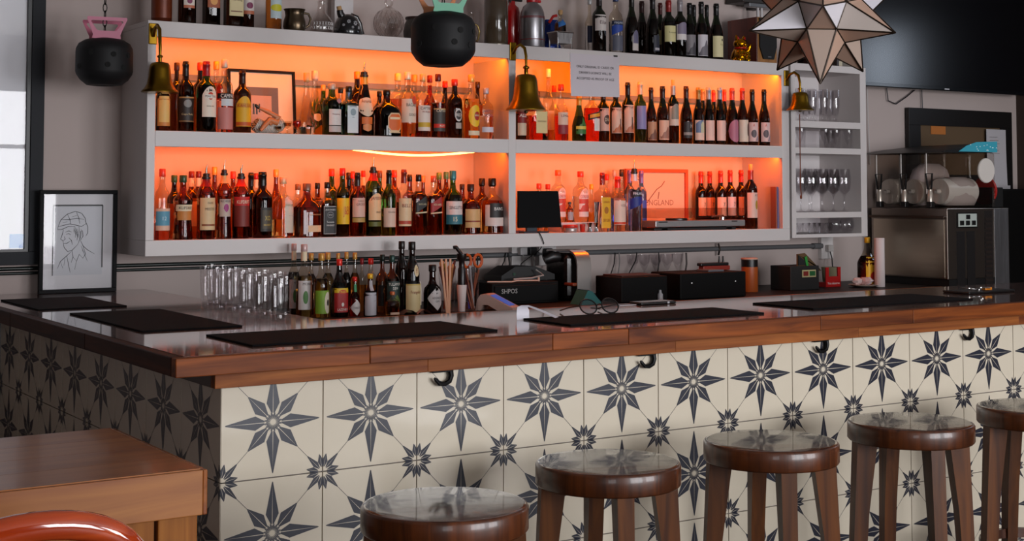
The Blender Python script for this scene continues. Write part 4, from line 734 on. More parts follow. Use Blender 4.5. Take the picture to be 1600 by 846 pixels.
# ------------------------------------------------------------------ ceiling-hung steel bottles turned into lamps
CHAIN = pm('1a1614', .4, .8)
def chain(m, x, y, z0, z1, L=.030):
    k = 0; z = z0
    while z < z1:
        pts = []
        for i in range(10):
            a = 2*PI*i/10; u = .008*math.cos(a); v = .5*L*1.25*math.sin(a)
            pts.append((x+(u if k % 2 else 0), y+(0 if k % 2 else u), z+L/2+v))
        m.tube(pts, .0022, 5, closed=True); z += L; k += 1
def canister(px, pyt, pyb, wpx, Y, colr, colr2, label):
    p = at(px, (pyt+pyb)/2, Y=Y); R = wpx/2/pxm(p); zt_, zb_ = at(px, pyt, Y=Y).z, at(px, pyb, Y=Y).z; h = zt_-zb_
    t = thing('canister_lamp', label, 'lamp', (p.x, Y, zb_))
    prof = [(R*.34, .02*h), (R*.44, 0), (R*.62, .015*h), (R*.84, .12*h), (R*.97, .235*h), (R, .30*h), (R, .70*h), (R*.985, .78*h), (R*.90, .88*h), (R*.70, .955*h), (R*.44, .995*h), (R*.36, h)]
    MB().lathe(prof, 40).obj('steel_body', pm('0e0e10', .6, spec=.3), t, sharp=60)
    for a, zz in ((-2.35, .66), (-1.55, .62), (-1.75, .40), (-.9, .62), (-2.9, .38), (-1.15, .36)):
        d = Vector((math.cos(a), math.sin(a), 0)); c = d*(R-.001); m2 = MB(); m2.lathe([(0, 0), (.011, 0), (.011, .003), (0, .003)], 12)
        q = d.to_track_quat('Z', 'Y')
        m2.v = [tuple(q @ Vector(v)+c+Vector((0, 0, zz*h))) for v in m2.v]; m2.obj('vent_hole', pm('020202', .9), t)
    # flat handle collar: waisted plates with a window
    hm = MB(); hh = .44*h
    for a in (-PI/2-.15, PI/2-.15):
        c, s = math.cos(a), math.sin(a)
        def P(u, z, e): # plate spans sideways
            rr = R*.40+R*.16*(z/hh); x = u; return (c*(rr+e)-s*x, s*(rr+e)+c*x, h-.005+z)
        W0, W1 = R*.50, R*.70
        O = [(-W0, 0), (W0, 0), (W0*.95, hh*.18), (W1, hh*.92), (W1*.96, hh), (-W1*.96, hh), (-W1, hh*.92), (-W0*.95, hh*.18)]
        I = [(-W0*.62, hh*.36), (W0*.62, hh*.36), (W0*.7, hh*.4), (W1*.80, hh*.78), (W1*.75, hh*.84), (-W1*.75, hh*.84), (-W1*.80, hh*.78), (-W0*.7, hh*.4)]
        vs = [P(u, z, e) for e in (0, .004) for u, z in O+I]
        fs = []
        for b in (0, 16): fs += [(b+i, b+(i+1) % 8, b+8+(i+1) % 8, b+8+i) for i in range(8)]
        fs += [(i, (i+1) % 8, 16+(i+1) % 8, 16+i) for i in range(8)]+[(8+i, 8+(i+1) % 8, 24+(i+1) % 8, 24+i) for i in range(8)]
        hm.add(vs, fs, 0 if a < 0 else 1)
    hm.obj('handle', [pm(colr, .4), pm(colr2, .4)], t, sharp=30)
    cm = MB(); chain(cm, 0, 0, h+.25*hh, 3.1-zb_); cm.obj('chain', CHAIN, t)
    MB().tube([(.0, 0, h), (.0, 0, h+.3*hh)], .006, 8).obj('valve_stem', pm('b8b0a8', .3, .8), t)
canister(163, 60, 134, 87, 2.12, 'c07088', 'b8647c', 'black canister lamp with pink handle hanging beside the shelf')
canister(692.5, 19, 104, 101, .76, '4a9a78', 'c07a50', 'black canister lamp with green handle hanging before the shelf')

# ------------------------------------------------------------------ star lantern
def star(px, py, Y, rad):
    p = at(px, py, Y=Y); t = thing('star_lantern', 'leaded glass star lantern hanging in front of the television', 'lamp', p)
    ph = (1+5**.5)/2
    tips = [Vector(v).normalized() for a in (-1, 1) for b in (-ph, ph) for v in ((0, a, b), (a, b, 0), (b, 0, a))]
    t0 = tips[0]; nb = sorted(tips, key=lambda v: -v.dot(t0))[1]
    view = (CAMP-p).normalized(); view = (view+Vector((.02, 0, .06))).normalized(); dn = Vector((-.05, 0, -1)); dn = (dn-view*dn.dot(view)).normalized()
    nbp = (nb-t0*nb.dot(t0)).normalized()
    A = Matrix((t0, nbp, t0.cross(nbp))).transposed(); B = Matrix((view, dn, view.cross(dn))).transposed(); M = B @ A.inverted()
    tips = [M @ v for v in tips]
    # pentagon corners of a pyramid are the dodecahedron vertices
    tri = [(i, j, k) for i in range(12) for j in range(i+1, 12) for k in range(j+1, 12) if tips[i].dot(tips[j]) > .4 and tips[j].dot(tips[k]) > .4 and tips[i].dot(tips[k]) > .4]
    dv = {q: (tips[q[0]]+tips[q[1]]+tips[q[2]]).normalized()*rad*.485 for q in tri}
    mats = [pm('bca698', .22, spec=.6), pm('dcd8e0', .18, spec=.6), pm('c6a490', .25), pm('c0b4ac', .25)]
    fr = MB(); done = set(); n = 0
    for i in range(12):
        ap = tips[i]*rad; qs = [q for q in tri if i in q]
        for a in range(len(qs)):
            for b in range(a+1, len(qs)):
                if len(set(qs[a]) & set(qs[b])) == 2:
                    v = [ap, dv[qs[a]], dv[qs[b]]]; c = (v[0]+v[1]+v[2])/3; nn = (v[1]-v[0]).cross(v[2]-v[0]).normalized()
                    if nn.dot(c) < 0: nn = -nn
                    vv = [c+(x-c)*.985 for x in v]; m = MB(); m.add([x for x in vv]+[x-nn*.003 for x in vv], [(0, 1, 2), (5, 4, 3), (0, 3, 4, 1), (1, 4, 5, 2), (2, 5, 3, 0)])
                    m.obj('pane', mats[(n*7+n//3) % 4], t); n += 1
        for q in qs:
            fr.tube([ap, dv[q]], .0035, 6)
            for q2 in qs:
                if q < q2 and len(set(q) & set(q2)) == 2 and (q, q2) not in done: done.add((q, q2)); fr.tube([dv[q], dv[q2]], .0035, 6)
    fr.obj('lead_frame', pm('2a1e14', .4, .6), t)
    cm = MB(); chain(cm, 0, 0, rad*.80, 3.1-p.z); cm.obj('chain', CHAIN, t)
star(1284, 17, .5, .335)

# ------------------------------------------------------------------ brass bells on the shelf front
BRASS = pm('8a6a1e', .28, 1, noise=.25, nscale=20)
def bell(px, pyt, pyb, wpx, xs, zs, label, rope=None, side=False):
    Y = YF-.10; p = at(px, pyt, Y=Y); R = wpx/2/pxm(p); zt_, zb_ = at(px, pyt, Y=Y).z, at(px, pyb, Y=Y).z; h = zt_-zb_
    t = thing('brass_bell', label, 'bell', (p.x, Y, zb_))
    MB().lathe([(R*.93, 0), (R, .01*h), (R, .04*h), (R*.86, .12*h), (R*.70, .28*h), (R*.62, .5*h), (R*.58, .75*h), (R*.53, .9*h), (R*.44, .97*h), (R*.2, h), (R*.1, 1.0*h), (R*.1, 1.14*h), (R*.16, 1.16*h), (R*.16, 1.2*h), (R*.06, 1.24*h)], 32).obj('bell_body', BRASS, t, sharp=60)
    sx, sz = xs-p.x, zs-zb_; yb = YF-Y
    MB().box(sx-.018, sx+.018, yb-.008, yb, sz-.045, sz+.045, 0, .003).obj('bracket_plate', BRASS, t)
    MB().tube([(sx, yb-.006, sz-.01), (sx*.8, yb*.7, sz+.02), (sx*.45, yb*.4, sz+.03), (sx*.12, yb*.1, sz+.01), (0, 0, 1.5*h if 1.5*h < sz else sz-.01), (0, 0, 1.2*h)], [.009, .008, .008, .008, .007, .006], 10).obj('bracket_arm', BRASS, t)
    MB().tube([(0, 0, .5*h), (0, 0, -.04*h)], .004, 6).lathe([(0, -.09*h), (.010, -.06*h), (.010, -.02*h), (0, .01*h)], 12).obj('clapper', pm('3a2c10', .4, .8), t)
    if rope:
        zr = at(px-2, rope, Y=Y).z-zb_
        MB().tube([(-.004, 0, -.02), (-.004, 0, zr*.5), (-.002, .002, zr*.9), (.004, 0, zr)], .0028, 6).lathe([(0, zr-.02), (.006, zr-.015), (.006, zr), (0, zr+.005)], 8).obj('pull_cord', pm('6a3a24', .9), t)
bell(250, 97, 145, 57, .555, 2.20, 'brass bell on the shelf corner beside the pink handled canister')
bell(822, 116, 173, 63, 2.38, 2.225, 'largest brass bell, hanging before the shelf divider')
bell(1250, 144, 173, 44, 4.235, 2.175, 'brass bell with a long pull cord before the glass cabinet', rope=306)

# ------------------------------------------------------------------ paper notice
a = at(891, 83, Y=YF-.002); b = at(968, 153, Y=YF-.002)
pn = thing('paper_notice', 'white paper notice taped to the shelf front', 'notice', (a.x, YF-.002, b.z))
W_, H_ = b.x-a.x, a.z-b.z; vs = []
for j in range(9):
    for i in range(7):
        u, v = i/6, j/8; vs.append((u*W_*(1-.02*(1-v)), -.006*(1-v)**2*(1+.6*u), v*H_+.004*(1-v)*(u-.5)*8*.15))
pp = MB().add(vs, [(j*7+i, j*7+i+1, (j+1)*7+i+1, (j+1)*7+i) for j in range(8) for i in range(6)]).obj('paper_sheet', pm('cfc6cc', .7), pn, fix=False)
for t_, v in (('ONLY ORIGINAL ID CARDS OR', .70), ("DRIVER'S LICENCE WILL BE", .56), ('ACCEPTED AS PROOF OF AGE', .42)):
    flat_text('lettering', t_, pm('3a3438', .7), pp, .0125, lambda x, z: (W_*.5+x, -.006*(1-v)**2*1.3-.0015, v*H_+z), W_*.76)
MB().box(W_*.88, W_*.96, -.001, .001, H_*.98, H_*1.02).obj('tape', pm('2a2626', .5), pn)

# ------------------------------------------------------------------ things on top of the shelf
def topx(px, back=.09): p = at(px, 302, Y=YF+back); return (p.x, YF+back, ZT1+.0005)
def hgt(px, py, Y, z): return at(px, py, Y=Y).z-z
k = 1/365.
t = thing('copper_tin', 'tall round copper brown tin at the shelf end', 'tin', topx(249)); MB().lathe([(.040, 0), (.044, .004), (.044, .27), (.046, .272), (.046, .31), (.04, .315)], 28).obj('tin_body', pm('5a2410', .3, .4), t)
MB().lathe([(.0445, .02), (.0445, .25)], 28, capb=False, capt=False).obj('wrap', pm('6a2c12', .3, .2, noise=.3, nscale=30), t)
t = thing('pewter_jug', 'dull pewter jug with handle beside the lemon liqueur', 'jug', topx(458)); h = .105
MB().lathe([(.030, 0), (.046, .006), (.052, .025), (.050, .05), (.042, .075), (.044, .095), (.050, h), (.047, h), (.038, .075), (.045, .05), (.04, .01), (.0, .008)], 28, capt=False).obj('jug_body', pm('5a4c3c', .28, .9), t)
MB().tube([(.046, 0, .092), (.068, -.004, .088), (.078, -.006, .065), (.070, -.004, .035), (.050, 0, .022)], .0055, 8).obj('handle', pm('5a4c3c', .3, .9), t)
CUT = thin('f2eeec', 1.0, 1.5, .04, 2.4, .07)
t = thing('cut_glass_decanter', 'cut glass decanter between the jugs', 'decanter', topx(500, .14))
MB().lathe([(.05, 0), (.054, .004), (.050, .012), (.054, .03), (.054, .06), (.040, .085), (.022, .105), (.016, .14), (.020, .16)], 24, capt=False).obj('decanter_body', CUT, t)
m = MB()
for i in range(9):
    a = -2.6+i*.25
    for j in range(2):
        q = Vector((.0545*math.cos(a), .0545*math.sin(a), .032+.02*j)); m.tube([q+Vector((-.004, 0, -.008)), q+Vector((.004, 0, .008))], .0012, 4); m.tube([q+Vector((.004, 0, -.008)), q+Vector((-.004, 0, .008))], .0012, 4)
m.obj('cut_pattern', pm('d8d4d4', .2), t); MB().lathe([(.0, .155), (.012, .158), (.020, .175), (.012, .20), (0, .21)], 14).obj('stopper', CUT, t)
tag(MB().box(-.05, .05, -.02, .02, 0, .20, 0, .002).obj('white_carton', pm('c6c0c0', .6), None, topx(533, .28)), 'plain white carton behind the black flowered jug', 'box')
t = thing('flowered_jug', 'black jug with white flowers and a cork', 'jug', topx(541, .09)); 
MB().lathe([(.062, 0), (.066, .005), (.062, .03), (.056, .06), (.046, .082), (.030, .095), (.020, .10)], 28).obj('jug_body', pm('0c0c10', .25, coat=.5), t)
MB().tube([(-.024, 0, .082), (-.038, -.002, .105), (-.040, -.002, .118)], [.020, .016, .015], 12).obj('neck', pm('0c0c10', .25, coat=.5), t); MB().tube([(-.040, -.002, .116), (-.046, -.003, .136)], [.012, .011], 10).obj('cork', pm('b08a5c', .8), t)
MB().tube([(.020, 0, .098), (.048, 0, .090), (.066, 0, .06), (.074, 0, .03), (.078, 0, .012)], [.012, .012, .011, .010, .012], 8).obj('handle', pm('0c0c10', .25, coat=.5), t)
m = MB()
for (a, z, s) in ((-1.9, .062, 1), (-1.35, .055, 1.25), (-1.6, .035, .7), (-1.0, .035, .8), (-2.3, .045, .7)):
    rr = .062-.25*(z-.03)*.5+.001; c = Vector((rr*math.cos(a), rr*math.sin(a), z)); tg = Vector((-math.sin(a), math.cos(a), 0))
    for i in range(7): b = 2*PI*i/7; d = tg*math.cos(b)+Vector((0, 0, math.sin(b))); m.tube([c+d*.003*s, c+d*.009*s], .0014*s, 4)
m.obj('painted_flower', pm('c8c8cc', .5), t)
t = thing('crystal_decanter', 'round cut crystal decanter with ring stopper', 'decanter', topx(606, .08)); R = .073
m = MB(); pr = [(R*.35, 0)]+[(R*math.sin(a), R-R*math.cos(a)) for a in [.4+.26*i for i in range(10)]]+[(R*.22, 2*R+.005)]
m.lathe(pr, 18, capt=False).obj('decanter_body', CUT, t, sharp=10)
m = MB()
for i in range(14):
    a = 2*PI*i/14
    for sg in (1, -1): m.tube([(R*1.003*math.sin(b)*math.cos(a+sg*b*.4), R*1.003*math.sin(b)*math.sin(a+sg*b*.4), R-R*math.cos(b)) for b in [.5+.24*j for j in range(9)]], .0011, 4)
m.obj('cut_pattern', thin('f0ecec', 1, 1.9), t); MB().tube([(.018*math.cos(a), 0, 2*R+.026+.022*math.sin(a)) for a in [2*PI*i/16 for i in range(16)]], .006, 8, closed=True).obj('stopper', CUT, t)
t = thing('dark_stoneware_jar', 'dark speckled jar behind the green handled canister', 'jar', topx(650, .13)); MB().lathe([(.058, 0), (.062, .01), (.064, .05), (.058, .085), (.05, .10), (.05, .11)], 24).obj('jar_body', pm('38322e', .4, noise=.4, nscale=80), t); MB().lathe([(.055, .108), (.055, .118), (.01, .124)], 24).obj('lid', pm('2a1410', .4), t)
t = thing('glass_carafe', 'small clear carafe with brass handle behind the canister', 'carafe', topx(735, .12)); MB().lathe([(.036, 0), (.038, .01), (.034, .06), (.02, .085), (.016, .13), (.018, .16)], 20, capt=False).obj('carafe_body', CUT, t)
MB().tube([(.02, 0, .105), (.040, 0, .10), (.052, 0, .07), (.044, 0, .03), (.034, 0, .02)], .005, 8).obj('handle', pm('a8905a', .3, 1), t)
t = thing('brown_glass_jar', 'tall smoky brown glass jar beside the fire extinguisher', 'jar', topx(775, .10)); MB().lathe([(.055, 0), (.060, .006), (.060, .24), (.05, .26), (.05, .28)], 28).obj('jar_body', pm('4a3e30', .15, coat=.6, noise=.15, nscale=10), t); MB().lathe([(.061, .0), (.063, .003), (.063, .008), (.061, .010)], 28).obj('base_ring', pm('b0a89a', .2, .8), t)
t = thing('fire_extinguisher', 'small red fire extinguisher with black lever', 'extinguisher', topx(800, .20)); MB().lathe([(.038, 0), (.042, .006), (.042, .19), (.036, .215), (.018, .23), (.016, .25)], 24).obj('cylinder', pm('a80c10', .22, coat=.6), t)
MB().box(-.015, .06, -.008, .008, .25, .262, 0, .003).box(-.015, .05, -.008, .008, .272, .28, 0, .003).box(-.016, 0, -.012, .012, .24, .285, 0, .003).obj('lever', pm('101010', .4), t)
t = thing('silver_flask_bottle', 'large silver bottle with red bands and red cap', 'bottle', topx(832, .07)); R = .0625
MB().lathe([(R*.95, 0), (R, .006), (R, .155), (R*.95, .18), (R*.75, .21), (R*.45, .225), (R*.42, .235)], 32).obj('bottle_body', pm('9a989c', .32, .9), t)
for z in (.038, .148, .154): MB().lathe([(R+.0003, z), (R+.001, z+.001), (R+.001, z+.0028), (R+.0003, z+.0036)], 32, capb=False, capt=False).obj('red_band', pm('7a1c20', .4), t)
MB().lathe([(R*.46, .23), (R*.48, .235), (R*.48, .27), (R*.4, .275)], 24).box(.01, .05, -.008, .008, .232, .246, 0, .003).obj('cap', pm('b8141c', .3), t)
t = thing('steel_bucket', 'small square steel bucket on thin legs', 'bucket', topx(876, .07)); m = MB()
A = [(-.040, -.035, .03), (.040, -.035, .03), (.040, .035, .03), (-.040, .035, .03)]; B = [(-.050, -.044, .085), (.050, -.044, .085), (.050, .044, .085), (-.050, .044, .085)]
m.add(A+B, [(3, 2, 1, 0)]+[(i, (i+1) % 4, 4+(i+1) % 4, 4+i) for i in range(4)]); m.obj('bucket_body', brushed('b4b2b4', .3, 'Z'), t)
m = MB()
for i in range(4): m.tube([Vector(B[i])*1.02, Vector(B[(i+1) % 4])*1.02], .004, 6)
m.obj('rim', CHROME, t)
for x, y in ((-.042, -.037), (.042, -.037), (-.042, .037), (.042, .037)): MB().tube([(x, y, .06), (x, y, 0)], .0035, 6).obj('leg', CHROME, t)
px_, py_, pz_ = topx(876, .07)
o = bottle(SB, 'corked bottle with blue ribbon standing in the steel bucket', (px_, py_, pz_+.035), .17, .030, 'round', 'clear', .6, 'brown', 'stop', 'c09a6a', [('diag', .45, .75, .9, '2a6ab0')], [])
t = thing('blue_pouch', 'crumpled blue foil pouch behind the steel bucket', 'pouch', topx(862, .2)); m = MB(); vs = []
for j in range(7):
    for i in range(12):
        a = 2*PI*i/12; r = (.042, .048, .05, .046, .040, .036, .046)[j]*(1+.16*math.sin(i*2.3+j*1.7)); vs.append((r*math.cos(a), r*.6*math.sin(a), j*.028))
m.add(vs, [(j*12+i, j*12+(i+1) % 12, (j+1)*12+(i+1) % 12, (j+1)*12+i) for j in range(6) for i in range(12)]+[tuple(range(12))[::-1], tuple(72+i for i in range(12))]); m.obj('foil', pm('16307a', .2, .4), t, sharp=15); MB().tube([(-.03, -.02, .15), (-.01, -.03, .185), (.012, -.03, .19)], .008, 6).obj('red_tie', pm('b01a1a', .4), t)

# lucky cat figurine
t = thing('cat_figurine', 'shiny golden waving cat figurine beside the wooden speaker', 'figurine', topx(1157, .07)); GOLD = pm('c8860c', .16, 1, noise=.2, nscale=40); REDP = pm('b0180c', .3)
m = MB(); m.lathe([(.03, 0), (.046, .006), (.050, .025), (.044, .05), (.034, .068), (.028, .078)], 24)
for sx in (-1, 1): m.lathe([(0, 0), (.016, .004), (.018, .014), (.010, .024), (0, .026)], 12, c=(sx*.030, -.034, 0))
m.obj('body', GOLD, t, sharp=60)
hd = Vector((0, -.008, .100)); m = MB()
m.lathe([(.040*math.sin(a), -.033*math.cos(a)) for a in [.15+.28*i for i in range(11)]], 20, c=hd); m.lathe([(0, -.012), (.014, -.008), (.016, 0), (.010, .008), (0, .011)], 12, c=(0, -.044, .094)); m.obj('head', GOLD, t, sharp=60)
for sx in (-1, 1):
    MB().tube([(sx*.022, -.008, .122), (sx*.028, -.008, .140), (sx*.031, -.008, .150)], [.014, .009, .001], 8).obj('ear', GOLD, t); MB().tube([(sx*.023, -.016, .126), (sx*.028, -.017, .140)], [.008, .002], 6).obj('inner_ear', REDP, t)
    MB().lathe([(0, -.004), (.004, 0), (0, .004)], 8, c=(sx*.015, -.043, .106)).obj('eye', pm('101010', .2), t)
MB().tube([(.036, -.006, .05), (.056, -.016, .07), (.062, -.02, .092), (.060, -.022, .102)], [.013, .012, .011, .012], 10).obj('raised_paw', GOLD, t, sharp=60)
MB().tube([(-.036, -.02, .055), (-.052, -.036, .04), (-.056, -.044, .028)], [.012, .012, .013], 10).obj('lowered_paw', GOLD, t, sharp=60)
MB().tube([(.031*math.cos(a), -.006+.031*math.sin(a), .076) for a in [2*PI*i/18 for i in range(18)]], .005, 8, closed=True).obj('collar', REDP, t)
m = MB()
for i in range(16): a = -2.9+i*.17; z = .012+.018*(i % 3); m.lathe([(0, -.003), (.009, -.002), (.009, .002), (0, .003)], 10, axis='Y', c=(.052*math.cos(a), .050*math.sin(a)-.004, z))
m.obj('coin_trim', pm('e0a818', .14, 1), t, sharp=60)

# wooden speaker
p = topx(1190, 0); t = thing('wooden_speaker', 'bookshelf speaker in reddish wood with black grille', 'speaker', (p[0], YF+.03, ZT1+.0005)); hs = hgt(1190, 27, YF+.03, ZT1)
MB().box(0, .15, 0, .24, 0, hs, 0, .002).obj('cabinet', wood('4a140a', '6e2814', 'Z', 1, .35, .2, rnd=.05), t); MB().box(.002, .148, -.006, 0, .002, hs-.002, 0, .002).obj('front_panel', wood('8a5a2c', 'b07a42', 'Z', 1, .4), t)
MB().prism([(.012, hs-.006), (.140, hs-.006), (.140, .09), (.118, .02), (.040, .02), (.012, .09)], -.016, -.0065).obj('grille', pm('0a0a0c', .8, noise=.3, nscale=300), t); MB().box(.07, .095, -.018, -.0165, .03, .036).obj('badge', pm('8a8a90', .3, .8), t)
t = thing('crystal_jar', 'small cut crystal jar with red flower beside the speaker', 'jar', topx(1235, .06)); MB().lathe([(.036, 0), (.040, .006), (.042, .05), (.038, .085), (.041, .095)], 16, capt=False).obj('jar_body', CUT, t, sharp=8); MB().lathe([(.034, .004), (.036, .03), (.0, .034)], 16).obj('base_glass', pm('0e0e10', .2), t)
m = MB()
for i in range(7): a = 2*PI*i/7; m.tube([(0, 0, .10), (.014*math.cos(a), .014*math.sin(a), .108)], [.006, .009], 6)
m.lathe([(0, .098), (.009, .104), (0, .114)], 8); m.obj('flower', pm('b81414', .5), t, sharp=60)
y = YF+.08; p = at(1262, 302, Y=y)
bottle(SB, 'squat black bottle with ivory oval label behind the star lantern', (p.x, y, 2.2665), .16, .052, 'drop', 'brown', .8, 'dark', 'stop', '0c0808', [('oval', .16, .56, .55, 'cbb894', .1)], [])
y = YF+.10; p = at(1294, 302, Y=y)
bottle(SB, 'small amber bottle behind the tip of the star lantern', (p.x, y, 2.2665), .13, .022, 'spirit', 'brown', .6, 'cola', 'screw', '2a1a10', [('rect', .2, .5, .9, 'c8b894')], [])
p = at(1310, 302, Y=YF+.16); t = thing('framed_silhouette', 'small framed picture of a dark silhouette leaning by the television', 'picture', (p.x, YF+.16, 2.2665)); hh = .18; ww = .19
m = MB(); m.box(0, ww, 0, .015, 0, .015).box(0, ww, 0, .015, hh-.015, hh).box(0, .018, 0, .015, .015, hh-.015).box(ww-.03, ww, 0, .015, .015, hh-.015); m.obj('frame', pm('2a1610', .4), t); MB().box(.018, ww-.03, .008, .012, .015, hh-.015).obj('print', pm('6a6258', .5), t)
m = MB(); m.lathe([(.024*math.sin(a), -.034*math.cos(a)) for a in [.1+.33*i for i in range(10)]], 14, c=(0, 0, 0)); m.v = [(x+.088, .0075+y*.02, z+.10) for x, y, z in m.v]; m.obj('silhouette', pm('0e0c0c', .6), t)
MB().box(.02, .05, .004, .0075, .016, .05).obj('pale_patch', pm('c2b8a0', .6), t)

# steel bracket above the speaker
t = thing('ceiling_bracket', 'grey metal arm fixed to the wall above the speaker', 'bracket', (at(1190, 12, Y=2.45).x, 2.45, at(1190, 14, Y=2.45).z))
MB().box(-.14, .16, -.05, .0, 0, .022, 0, .003).obj('arm', pm('8a8c90', .35, .7), t); MB().box(-.20, .18, -.06, .09, .022, .05, 0, .003).obj('plate', pm('2c2826', .5), t)
for x in (-.05, -.02): MB().tube([(x, -.02, 0), (x, -.02, -.07)], .008, 8).obj('post', pm('c8c4c4', .4), t)
MB().box(-.03, .03, .04, .10, .0, .03).obj('wall_mount', pm('3a3634', .5), t)
# ------------------------------------------------------------------ framed pictures
def frame(t, w_, h_, fw, fd, mats, depth=.02):
    m = MB(); m.box(0, w_, 0, fd, 0, fw, 0, .0015).box(0, w_, 0, fd, h_-fw, h_, 0, .0015).box(0, fw, 0, fd, fw, h_-fw, 0, .0015).box(w_-fw, w_, 0, fd, fw, h_-fw, 0, .0015)
    return m.obj('frame', mats, t)
PANE = thin('ffffff', .9, 1.3, .01, 3.2, .018)
# sketch portrait on the bar arm, leaning on the wall
t = thing('sketch_portrait', 'black framed ink sketch of a man in a flat cap', 'picture', (.163, 2.45, ZC+.0005)); w_, h_ = .33, .437
frame(t, w_, h_, .017, .022, pm('08070a', .6, spec=.15)); MB().box(.017, w_-.017, .012, .016, .017, h_-.017).obj('mount', pm('dcdade', .7), t)
m = MB(); bx0, bx1, bz0, bz1 = .060, w_-.062, .075, h_-.065
MB().box(bx0, bx1, .0105, .012, bz0, bz1).obj('paper', pm('cfd0d6', .7), t)
m.box(bx0-.004, bx1, .009, .0105, bz1-.004, bz1+.003).box(bx0-.004, bx0, .009, .0105, bz0, bz1).box(bx1-.003, bx1+.002, .009, .0105, bz0+.03, bz1); m.obj('inner_border', pm('1a1a1e', .5), t)
m = MB()
def stroke(pts, r=.0011):
    P = [Vector((bx0+.19*u, .0098, bz0+.295*v)) for u, v in pts]
    m.tube(P, [r*.5]+[r]*(len(P)-2)+[r*.5], 4)
S_ = [[(.10,.70),(.16,.80),(.30,.88),(.48,.92),(.62,.89),(.70,.82),(.72,.74)], [(.10,.70),(.22,.72),(.36,.74),(.50,.72),(.62,.70),(.72,.74)], [(.10,.70),(.09,.66),(.18,.66),(.32,.70),(.48,.70)],
 [(.16,.80),(.34,.80),(.52,.82),(.68,.80)], [(.30,.88),(.36,.80),(.38,.74)], [(.50,.91),(.56,.82),(.58,.74)], [(.22,.66),(.20,.60),(.16,.52),(.21,.50),(.22,.46)], [(.22,.46),(.30,.46),(.37,.49)], [(.22,.46),(.24,.40),(.32,.34),(.42,.36),(.54,.44)],
 [(.54,.44),(.60,.54),(.62,.66)], [(.58,.62),(.64,.64),(.66,.56),(.60,.50)], [(.26,.62),(.34,.64),(.40,.62)], [(.28,.59),(.34,.60),(.38,.58)], [(.24,.56),(.26,.52),(.22,.50)], [(.34,.54),(.40,.50),(.42,.44)], [(.70,.78),(.76,.70),(.76,.60),(.72,.56)],
 [(.42,.36),(.44,.26),(.40,.18)], [(.60,.50),(.66,.42),(.76,.36),(.92,.30)], [(.66,.42),(.72,.30),(.66,.24)], [(.40,.34),(.30,.28),(.16,.20),(.10,.10)], [(.44,.26),(.52,.20),(.58,.30),(.66,.24)], [(.30,.28),(.34,.16),(.38,.04)], [(.52,.20),(.48,.08)], [(.16,.20),(.22,.10)], [(.26,.24),(.24,.14)],
 [(.46,.66),(.50,.60),(.48,.54)], [(.50,.66),(.54,.58),(.52,.50)], [(.56,.70),(.58,.64)], [(.20,.76),(.30,.77)], [(.40,.84),(.52,.86)]]
for s in S_: stroke(s)
for i in range(8): stroke([(.46+.02*i, .70-.01*i), (.44+.02*i, .62-.015*i)], .0009); stroke([(.62+.012*i, .42-.02*i), (.66+.015*i, .34-.02*i)], .0009)
m.obj('ink_drawing', pm('16161a', .7), t); MB().box(.017, w_-.017, .006, .0075, .017, h_-.017).obj('glass_pane', PANE, t)
# big dark framed picture on the wall
x1 = .19; t = thing('large_wall_picture', 'large glazed picture in a wide charcoal frame on the wall', 'picture', (x1-1.3, 2.51, 1.222))
frame(t, 1.3, 1.45, .055, .038, pm('26282c', .6, spec=.2)); m = MB(); m.box(.055, 1.245, .008, .03, .055, .066).box(1.229, 1.245, .008, .03, .066, 1.4).box(.055, .07, .008, .03, .066, 1.4).box(.07, 1.229, .008, .03, 1.385, 1.4); m.obj('inner_lip', pm('08080a', .4), t)
MB().box(.07, 1.229, .026, .030, .066, 1.385).obj('print', pm('e6e6ec', .6, noise=.05, nscale=2), t)  # print whitened, the pane's bright light put into its colour
MB().box(1.10, 1.205, .0235, .026, .08, .36).box(1.06, 1.10, .0235, .026, .2, .5).obj('pale_figure', pm('e6e8ea', .6), t); MB().box(1.17, 1.228, .0225, .0235, .07, .13).obj('blue_patch', pm('6aa0d8', .6), t); MB().box(.07, 1.229, .017, .019, .066, 1.385).obj('glass_pane', PANE, t)
# print in the upper niche
a, b = at(357, 103, Y=2.50), at(461, 210, Y=2.50); t = thing('niche_print', 'black framed print with cream mount leaning in the upper niche', 'picture', (a.x, 2.478, ZM1+.0005)); w_ = b.x-a.x; h_ = a.z-ZM1-.01; t.rotation_euler = (-.085, 0, 0)
frame(t, w_, h_, .012, .02, pm('0a0606', .6, spec=.15)); MB().box(.012, w_-.012, .012, .018, .012, h_-.012).obj('mount', pm('d8c8b0', .7), t); MB().box(.07, w_-.085, .0105, .012, .05, h_-.08).obj('picture_border', pm('5a504c', .6), t); MB().box(.085, w_-.12, .009, .0105, .06, h_-.12).obj('picture_sheet', pm('b0907e', .6), t)
m = MB(); m.box(.12, .128, .0075, .009, .10, .15).box(.135, .143, .0075, .009, .10, .145).box(.15, .156, .0075, .009, .11, .15); m.obj('dark_marks', pm('2a2422', .6), t); MB().box(.012, w_-.012, .005, .0065, .012, h_-.012).obj('glass_pane', PANE, t)
